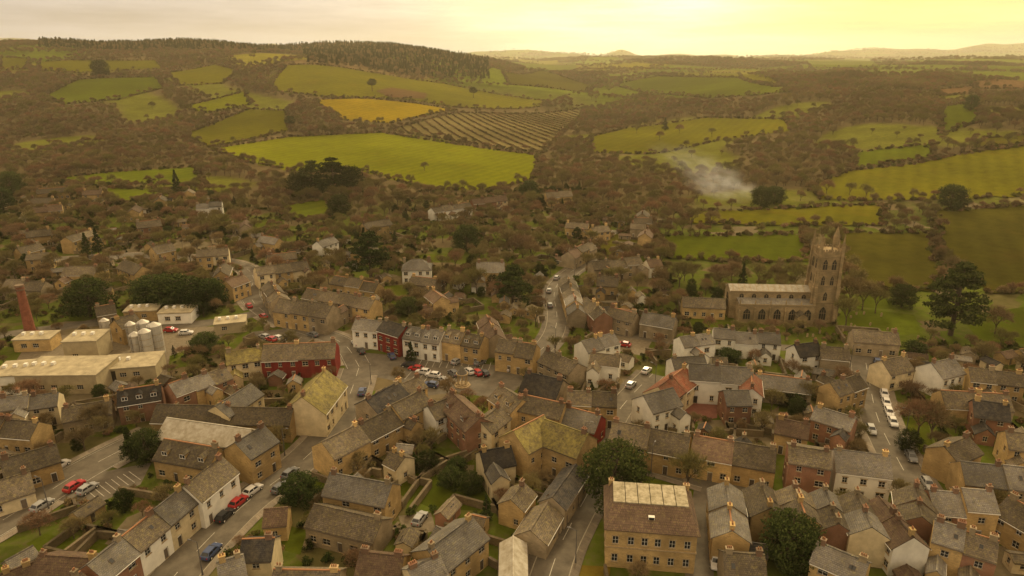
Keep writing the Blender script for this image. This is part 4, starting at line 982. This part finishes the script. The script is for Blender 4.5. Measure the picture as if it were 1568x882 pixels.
for a in [(1455, 513, 'cedar', 23, 18), (458, 303, 'yew', 15, 14), (480, 302, 'cedar', 22, 20), (512, 303, 'cedar', 24, 22), (540, 300, 'yew', 18, 15), (568, 425, 'cedar', 18, 16), (560, 402, 'fir', 15, 7), (785, 466, 'cedar', 14, 13), (938, 768, 'yew', 12.5, 12), (1205, 866, 'yew', 10, 9.5),
          (140, 485, 'yew', 13, 14), (240, 470, 'yew', 11, 16), (270, 474, 'yew', 12, 15), (300, 476, 'yew', 11, 15), (325, 470, 'yew', 10, 10), (272, 300, 'fir', 16, 8), (225, 705, 'yew', 7, 7), (202, 705, 'fir', 8, 5), (315, 540, 'yew', 6, 8), (625, 482, 'yew', 6, 8), (630, 556, 'fir', 6.5, 4),
          (460, 770, 'yew', 6, 7), (655, 722, 'yew', 4.5, 5), (690, 745, 'yew', 4, 5), (722, 752, 'yew', 4, 5), (135, 395, 'fir', 11, 6), (152, 390, 'fir', 12, 6), (1135, 448, 'fir', 11, 5), (1165, 318, 'yew', 12, 12), (1380, 470, 'yew', 8, 9), (1398, 548, 'yew', 5, 7), (1455, 320, 'yew', 13, 15), (1185, 312, 'yew', 10, 12), (445, 200, 'pine', 15, 10), (1115, 555, 'yew', 4, 7),
          (20, 300, 'yew', 15, 14), (5, 320, 'yew', 12, 12), (715, 385, 'yew', 12, 12), (1390, 690, 'yew', 5, 5), (1200, 620, 'yew', 3.5, 5), (1218, 620, 'yew', 4, 5), (745, 800, 'fir', 6, 3), (1018, 200, 'fir', 14, 9), (155, 118, 'yew', 24, 26), (570, 140, 'pine', 17, 12), (725, 150, 'pine', 16, 12), (1485, 170, 'yew', 14, 12), (520, 332, 'yew', 12, 12), (810, 305, 'yew', 11, 12), (635, 718, 'fir', 4, 3), (700, 724, 'yew', 3.5, 4)]:
    etree(*a)
def btree(px_, py_, s, k=None):
    x, y = up(px_, py_); inst(TM[k if k is not None else R.randrange(5)], "bare_tree", (x, y, float(height(x, y))), R.uniform(0, 6.28), (s, s, s)); reg(x, y, .6, .6, 0)
for a in [(1523, 512, 1.1, 1), (1050, 752, .95, 2), (1425, 672, 1.2, 0), (1405, 668, 1.1, 1), (680, 448, 1.1), (590, 470, .9), (730, 450, 1.1), (1300, 470, 1.5), (1320, 475, 1.2), (1295, 500, 1.1), (1235, 620, .7), (300, 585, .6), (1015, 455, .9), (1040, 440, 1.2), (1010, 440, 1.1), (150, 660, .9), (1215, 445, 1.2), (1190, 440, 1.3), (480, 435, .7), (800, 395, 1.3), (815, 400, 1.2), (780, 390, 1.3),
          (900, 140, 1.2), (840, 230, 1.0), (860, 225, 1.1), (1010, 215, 1.1), (1040, 205, 1.2), (975, 205, 1.1), (1090, 210, 1.0), (1000, 195, 1.1), (1325, 305, 1.0), (1300, 300, .9), (1265, 298, 1.1), (550, 192, 1), (520, 190, 1.1), (650, 262, .8),
          (1160, 440, 1.1), (1100, 436, 1.0), (1120, 430, 1.1), (1340, 480, 1.0), (1500, 560, .8), (1260, 560, .6), (640, 470, .9), (705, 455, .9), (760, 462, .9), (820, 500, .8), (520, 405, 1.0), (440, 395, 1.0), (330, 360, 1.1), (250, 430, 1.0), (700, 668, .6), (660, 690, .6), (130, 690, .8), (560, 700, .5)]: btree(*a)

VIL = [(-400, 330), (-900, 2500), (2400, 2500), (2100, 520), (1300, 520), (1290, 455), (1050, 440), (1000, 412), (1010, 340), (940, 322), (880, 288), (640, 292), (600, 330), (480, 345), (320, 292), (60, 280)]
def scatter(name, pts, rot, scl, ix, meshes, protoname):
    col = bpy.data.collections.new(protoname)
    for i, mm in enumerate(meshes):
        col.objects.link(bpy.data.objects.new("%s_%02d" % (protoname, i), mm))
    me = bpy.data.meshes.new(name); me.from_pydata([tuple(p) for p in pts], [], [])
    for nm, tp, dat in (("rot", 'FLOAT', rot), ("scl", 'FLOAT', scl), ("ix", 'INT', ix)):
        a = me.attributes.new(nm, tp, 'POINT'); a.data.foreach_set("value", np.asarray(dat, np.int32 if tp == 'INT' else np.float32))
    o = bpy.data.objects.new(name, me); COL.objects.link(o)
    ng = bpy.data.node_groups.new(name, 'GeometryNodeTree'); ng.interface.new_socket("Geometry", in_out='INPUT', socket_type='NodeSocketGeometry'); ng.interface.new_socket("Geometry", in_out='OUTPUT', socket_type='NodeSocketGeometry')
    gi = ng.nodes.new("NodeGroupInput"); go = ng.nodes.new("NodeGroupOutput"); ip = ng.nodes.new("GeometryNodeInstanceOnPoints"); ci = ng.nodes.new("GeometryNodeCollectionInfo")
    ci.inputs["Collection"].default_value = col; ci.inputs["Separate Children"].default_value = True; ci.inputs["Reset Children"].default_value = True
    ip.inputs["Pick Instance"].default_value = True
    def att(nm, tp):
        n = ng.nodes.new("GeometryNodeInputNamedAttribute"); n.data_type = tp; n.inputs["Name"].default_value = nm; return [s for s in n.outputs if s.enabled][0]
    L = ng.links; L.new(gi.outputs[0], ip.inputs["Points"]); L.new(ci.outputs[0], ip.inputs["Instance"]); L.new(att("ix", 'INT'), ip.inputs["Instance Index"])
    cx = ng.nodes.new("ShaderNodeCombineXYZ"); L.new(att("rot", 'FLOAT'), cx.inputs[2]); er = ng.nodes.new("FunctionNodeEulerToRotation"); L.new(cx.outputs[0], er.inputs[0]); L.new(er.outputs[0], ip.inputs["Rotation"])
    L.new(att("scl", 'FLOAT'), ip.inputs["Scale"]); L.new(ip.outputs[0], go.inputs[0])
    md = o.modifiers.new("scatter", 'NODES'); md.node_group = ng; return o
def cand(y0, y1, sp_, k=.85):
    gx, gy = np.meshgrid(np.arange(-k * y1 - 60, k * y1 + 60, sp_), np.arange(y0, y1, sp_)); gx = gx.ravel(); gy = gy.ravel()
    gx = gx + rs.uniform(-.5, .5, gx.shape) * sp_; gy = gy + rs.uniform(-.5, .5, gx.shape) * sp_
    q = abs(gx) < k * gy + 60; return gx[q], gy[q]
def wood(y0, y1, sp_, s0, s1, extra=None):
    x, y = cand(y0, y1, sp_); z = height(x, y); s = rs.uniform(s0, s1, x.shape) * (1 + .22 * np.sin(x / 23) * np.sin(y / 31))
    keep = np.ones(x.shape, bool); bx, by = project(x, y, z); tx, ty = project(x, y, z + 10 * s * .75)
    keep &= ~in_poly(bx, by, VIL)
    for P_ in FPOLY: keep &= ~in_poly(bx, by, P_); keep &= ~in_poly(tx, ty, P_)
    if extra is not None: keep &= extra(x, y)
    keep &= (clearing(x, y) < .42) | (vzone(x, y) > .5) | (rs.uniform(0, 1, x.shape) < .05)
    return x[keep], y[keep], z[keep], s[keep], bx[keep], by[keep]
def emit(name, W, meshes):
    x, y, z, s = W[:4]; n = len(x); print(name, n)
    return scatter(name, np.column_stack([x, y, z]), rs.uniform(0, 6.28, n), s, rs.randint(0, len(meshes), n), meshes, name + "_kinds")
CONP = [(455, 60), (600, 60), (745, 60), (750, 122), (640, 120), (560, 104), (470, 96)]
CONQ = [(60, 50), (460, 50), (460, 82), (300, 78), (60, 80)]
def vok(x, y):
    i, d = vor(x, y); t = ctype[i]
    return (t == 0) | (d < 22) | (rs.uniform(0, 1, x.shape) < .015)
def vorok(x, y):
    bx, by = project(x, y, height(x, y))
    return (vok(x, y) | (vzone(x, y) < .5)) & ~in_poly(bx, by, CONP) & ~(in_poly(bx, by, CONQ) & (y > 1350))
W = wood(225, 620, 7.2, .5, 1.05); emit("woodland_trees", W, TM)
W = wood(620, 1150, 7.4, .55, 1.05, vorok); emit("hillside_woodland", W, TL)
W = wood(1150, 2100, 9.5, .65, 1.15, vorok); emit("far_woodland", W, TL)
W = wood(2100, 5200, 17, 1.0, 1.6, vorok); emit("distant_woodland", W, TL)
W = wood(5200, 8200, 45, 1.6, 2.6, vorok); emit("horizon_woodland", W, TL)
x, y = cand(900, 1900, 8.5); z = height(x, y); bx, by = project(x, y, z); k = (in_poly(bx, by, CONP) | (in_poly(bx, by, CONQ) & (y > 1350))) & (rs.uniform(0, 1, x.shape) < .9); x, y, z = x[k], y[k], z[k]
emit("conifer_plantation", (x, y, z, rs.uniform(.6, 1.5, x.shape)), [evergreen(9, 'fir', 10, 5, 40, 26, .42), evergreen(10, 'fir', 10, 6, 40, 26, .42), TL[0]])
# orchard rows, running up and across the slope
ow = [up(*p) for p in ORCH]; ox_, oy_ = [], []
d0 = Vector((ow[4][0] - ow[1][0], ow[4][1] - ow[1][1])).normalized(); n0 = Vector((-d0.y, d0.x)); o0 = Vector(ow[1])
for i in range(-60, 60):
    for j in range(-150, 260):
        p = o0 + n0 * (i * 11.0) + d0 * (j * 2.8); ox_.append(p.x + R.gauss(0, .25)); oy_.append(p.y + R.gauss(0, .25))
ox_ = np.array(ox_); oy_ = np.array(oy_); k = in_poly(ox_, oy_, ow); ox_, oy_ = ox_[k], oy_[k]
emit("orchard_rows", (ox_, oy_, height(ox_, oy_), rs.uniform(1.1, 1.6, len(ox_))), [SHR[2], SHR[4]])
# hedgerows round the fields
hx = []; hy = []; hsz = []
for P_ in FPOLY:
    wp = [up(*p) for p in P_]
    for i in range(len(wp)):
        a = wp[i]; c_ = wp[(i + 1) % len(wp)]; L_ = math.hypot(a[0] - c_[0], a[1] - c_[1]); n = int(L_ / 1.7)
        if L_ > 900: continue
        for j in range(n):
            if R.random() < .12: continue
            t_ = j / n; hx.append(a[0] + (c_[0] - a[0]) * t_ + R.gauss(0, 1.3)); hy.append(a[1] + (c_[1] - a[1]) * t_ + R.gauss(0, 1.3)); hsz.append(R.uniform(.9, 2.1))
hx = np.array(hx); hy = np.array(hy); emit("hedgerow", (hx, hy, height(hx, hy), np.array(hsz)), [SHR[1], SHR[2], SHR[2], SHR[4], SHR[4]])
q = rs.uniform(0, 1, hx.shape) < .18; emit("hedgerow_trees", (hx[q], hy[q], height(hx[q], hy[q]), rs.uniform(.3, .85, q.sum())), TL)
# village trees and shrubs
def village_candidates(n, y0, y1):
    y = np.sqrt(rs.uniform(0, 1, n)) * (y1 - y0) + y0; x = rs.uniform(-.85, .85, n) * y; z = height(x, y); bx, by = project(x, y, z)
    k = in_poly(bx, by, VIL)
    for P_ in FPOLY: k &= ~in_poly(bx, by, P_)
    for A in APOLY + LPOLY: k &= ~in_poly(x, y, A)
    return x[k], y[k], z[k]
nt_c = 0; VT = []
for x, y, z in zip(*village_candidates(18000, 70, 470)):
    if R.random() > (.55 if y < 215 else (.5 if y < 270 else .45)): continue
    if not pt_free(x, y, .9) or road_clear(x, y) < 1.5: continue
    if [q for q in VT if abs(q[0] - x) < 3.4 and abs(q[1] - y) < 3.4]: continue
    VT.append((x, y)); s = R.uniform(.32, .72) if y < 230 else R.uniform(.4, .9); u = R.random()
    if u < .85: inst(TM[R.randrange(5)], "bare_tree", (x, y, z), R.uniform(0, 6.28), (s, s, s * R.uniform(.85, 1.1)))
    else: kd = R.choice(('yew', 'fir', 'yew', 'cedar')); inst(EV[kd], EVN[kd], (x, y, z), R.uniform(0, 6.28), (s * .65, s * .65, s * .7))
    nt_c += 1
print("village trees", nt_c)
X_, Y_, Z_ = village_candidates(26000, 60, 450); k = np.sin(X_ / 9 + 2 * np.sin(Y_ / 13)) * np.sin(Y_ / 8 + X_ / 21) > -.2; X_, Y_, Z_ = X_[k], Y_[k], Z_[k]
k = np.array([pt_free(a, b_, .7) and road_clear(a, b_) > 1.9 for a, b_ in zip(X_, Y_)]); X_, Y_, Z_ = X_[k], Y_[k], Z_[k]
emit("garden_shrubs", (X_, Y_, Z_, rs.uniform(.4, 1.4, len(Z_))), [SHR[0], SHR[1], SHR[2], SHR[3], SHR[4], SHR[0]])

# ------------------------------------------------------------------ haze and smoke
mb = MB(); mb.box(-12000, 12500, -600, 12500, -30, 420, M_frame, True); hz_ = mb.obj("haze")
m = bpy.data.materials.new("atmospheric_haze"); m.use_nodes = True; nt = m.node_tree; nt.nodes.clear()
o = nt.nodes.new("ShaderNodeOutputMaterial"); v = nt.nodes.new("ShaderNodeVolumeScatter"); v.inputs["Density"].default_value = .000105; v.inputs["Color"].default_value = (1, .86, .58, 1); v.inputs["Anisotropy"].default_value = .5
nt.links.new(v.outputs[0], o.inputs["Volume"]); hz_.data.materials.clear(); hz_.data.materials.append(m)
def smoke(name, px_, py_, sx__, sy__, sz__, zc, dens, rot, lo=.42):
    x, y = up(px_, py_); me = bpy.data.meshes.new(name); bm = bmesh.new(); bmesh.ops.create_icosphere(bm, subdivisions=3, radius=1); bm.to_mesh(me); bm.free()
    m = bpy.data.materials.new(name + "_volume"); m.use_nodes = True; nt = m.node_tree; nt.nodes.clear()
    o = nt.nodes.new("ShaderNodeOutputMaterial"); v = nt.nodes.new("ShaderNodeVolumeScatter"); v.inputs["Color"].default_value = (.98, .95, .88, 1); v.inputs["Anisotropy"].default_value = .2
    tc = nt.nodes.new("ShaderNodeTexCoord"); ln = nt.nodes.new("ShaderNodeVectorMath"); ln.operation = 'LENGTH'; nt.links.new(tc.outputs["Object"], ln.inputs[0])
    f = mrange(nt, ln.outputs["Value"], .2, 1.0, 1, 0); nz = noise(nt, tc.outputs["Object"], 2.4, 5, .65); g_ = mrange(nt, nz, lo, .72, 0, 1)
    mu = nt.nodes.new("ShaderNodeMath"); mu.operation = 'MULTIPLY'; nt.links.new(f, mu.inputs[0]); nt.links.new(g_, mu.inputs[1])
    m2 = nt.nodes.new("ShaderNodeMath"); m2.operation = 'MULTIPLY'; nt.links.new(mu.outputs[0], m2.inputs[0]); m2.inputs[1].default_value = dens
    nt.links.new(m2.outputs[0], v.inputs["Density"]); nt.links.new(v.outputs[0], o.inputs["Volume"]); me.materials.append(m)
    ob = bpy.data.objects.new(name, me); ob.location = (x, y, float(height(x, y)) + zc); ob.scale = (sx__, sy__, sz__); ob.rotation_euler = (0, rot, 0); COL.objects.link(ob)
smoke("smoke_plume", 1100, 314, 25, 12, 10, 12, .13, .25); smoke("smoke_plume", 1062, 300, 34, 16, 9, 20, .035, .3)

# ------------------------------------------------------------------ light
AZ = math.radians(15); EL = math.radians(32)
sd = Vector((math.sin(AZ) * math.cos(EL), math.cos(AZ) * math.cos(EL), math.sin(EL)))
sl = bpy.data.lights.new("sun", 'SUN'); sl.energy = 2.7; sl.angle = math.radians(10); sl.color = (1, .83, .50)
so = bpy.data.objects.new("sun", sl); so.rotation_euler = (-sd).to_track_quat('-Z', 'Y').to_euler(); so.location = (0, 0, 500); COL.objects.link(so)
w = bpy.data.worlds.new("World"); scene.world = w; w.use_nodes = True; nt = w.node_tree; bg = nt.nodes["Background"]
sk = nt.nodes.new("ShaderNodeTexSky"); sk.sky_type = 'NISHITA'; sk.sun_disc = False; sk.sun_elevation = EL; sk.sun_rotation = AZ; sk.dust_density = 4; sk.air_density = 1.2
tc = nt.nodes.new("ShaderNodeTexCoord"); dirn = tc.outputs["Generated"]
def dotpow(az, el, k):
    g_ = (math.sin(az) * math.cos(el), math.cos(az) * math.cos(el), math.sin(el))
    n = nt.nodes.new("ShaderNodeVectorMath"); n.operation = 'DOT_PRODUCT'; nt.links.new(dirn, n.inputs[0]); n.inputs[1].default_value = g_
    a = nt.nodes.new("ShaderNodeMath"); a.operation = 'MAXIMUM'; nt.links.new(n.outputs["Value"], a.inputs[0]); a.inputs[1].default_value = 0
    p = nt.nodes.new("ShaderNodeMath"); p.operation = 'POWER'; nt.links.new(a.outputs[0], p.inputs[0]); p.inputs[1].default_value = k; return p.outputs[0]
c = mixc(nt, .86, sk.outputs[0], (4.5, 3.9, 3.3))
c = mixc(nt, dotpow(math.radians(27), math.radians(4), 13), c, (8.8, 6.9, 2.1))
c = mixc(nt, dotpow(math.radians(9), math.radians(6), 60), c, (12.5, 11.2, 5.0))
c = mixc(nt, dotpow(math.radians(14), math.radians(7), 500), c, (16, 14.5, 8))
mp = nt.nodes.new("ShaderNodeMapping"); mp.inputs["Scale"].default_value = (1.0, 1.0, 11); nt.links.new(dirn, mp.inputs[0])
nz = noise(nt, mp.outputs[0], 3.2, 7, .62); c = mixc(nt, 1.0, c, mrange(nt, nz, .33, .68, .66, 1.18), 'MULTIPLY')
sz_ = nt.nodes.new("ShaderNodeSeparateXYZ"); nt.links.new(dirn, sz_.inputs[0]); zf = mrange(nt, sz_.outputs[2], .10, .8, 0, 1)
zc_ = mixc(nt, zf, (1, 1, 1), (2.75, 2.3, 1.5)); c = mixc(nt, 1.0, c, zc_, 'MULTIPLY')
nt.links.new(c, bg.inputs[0]); bg.inputs[1].default_value = .15
scene.view_settings.view_transform = 'Standard'; scene.view_settings.look = 'None'; scene.view_settings.exposure = 0
print("objects", len(bpy.data.objects))
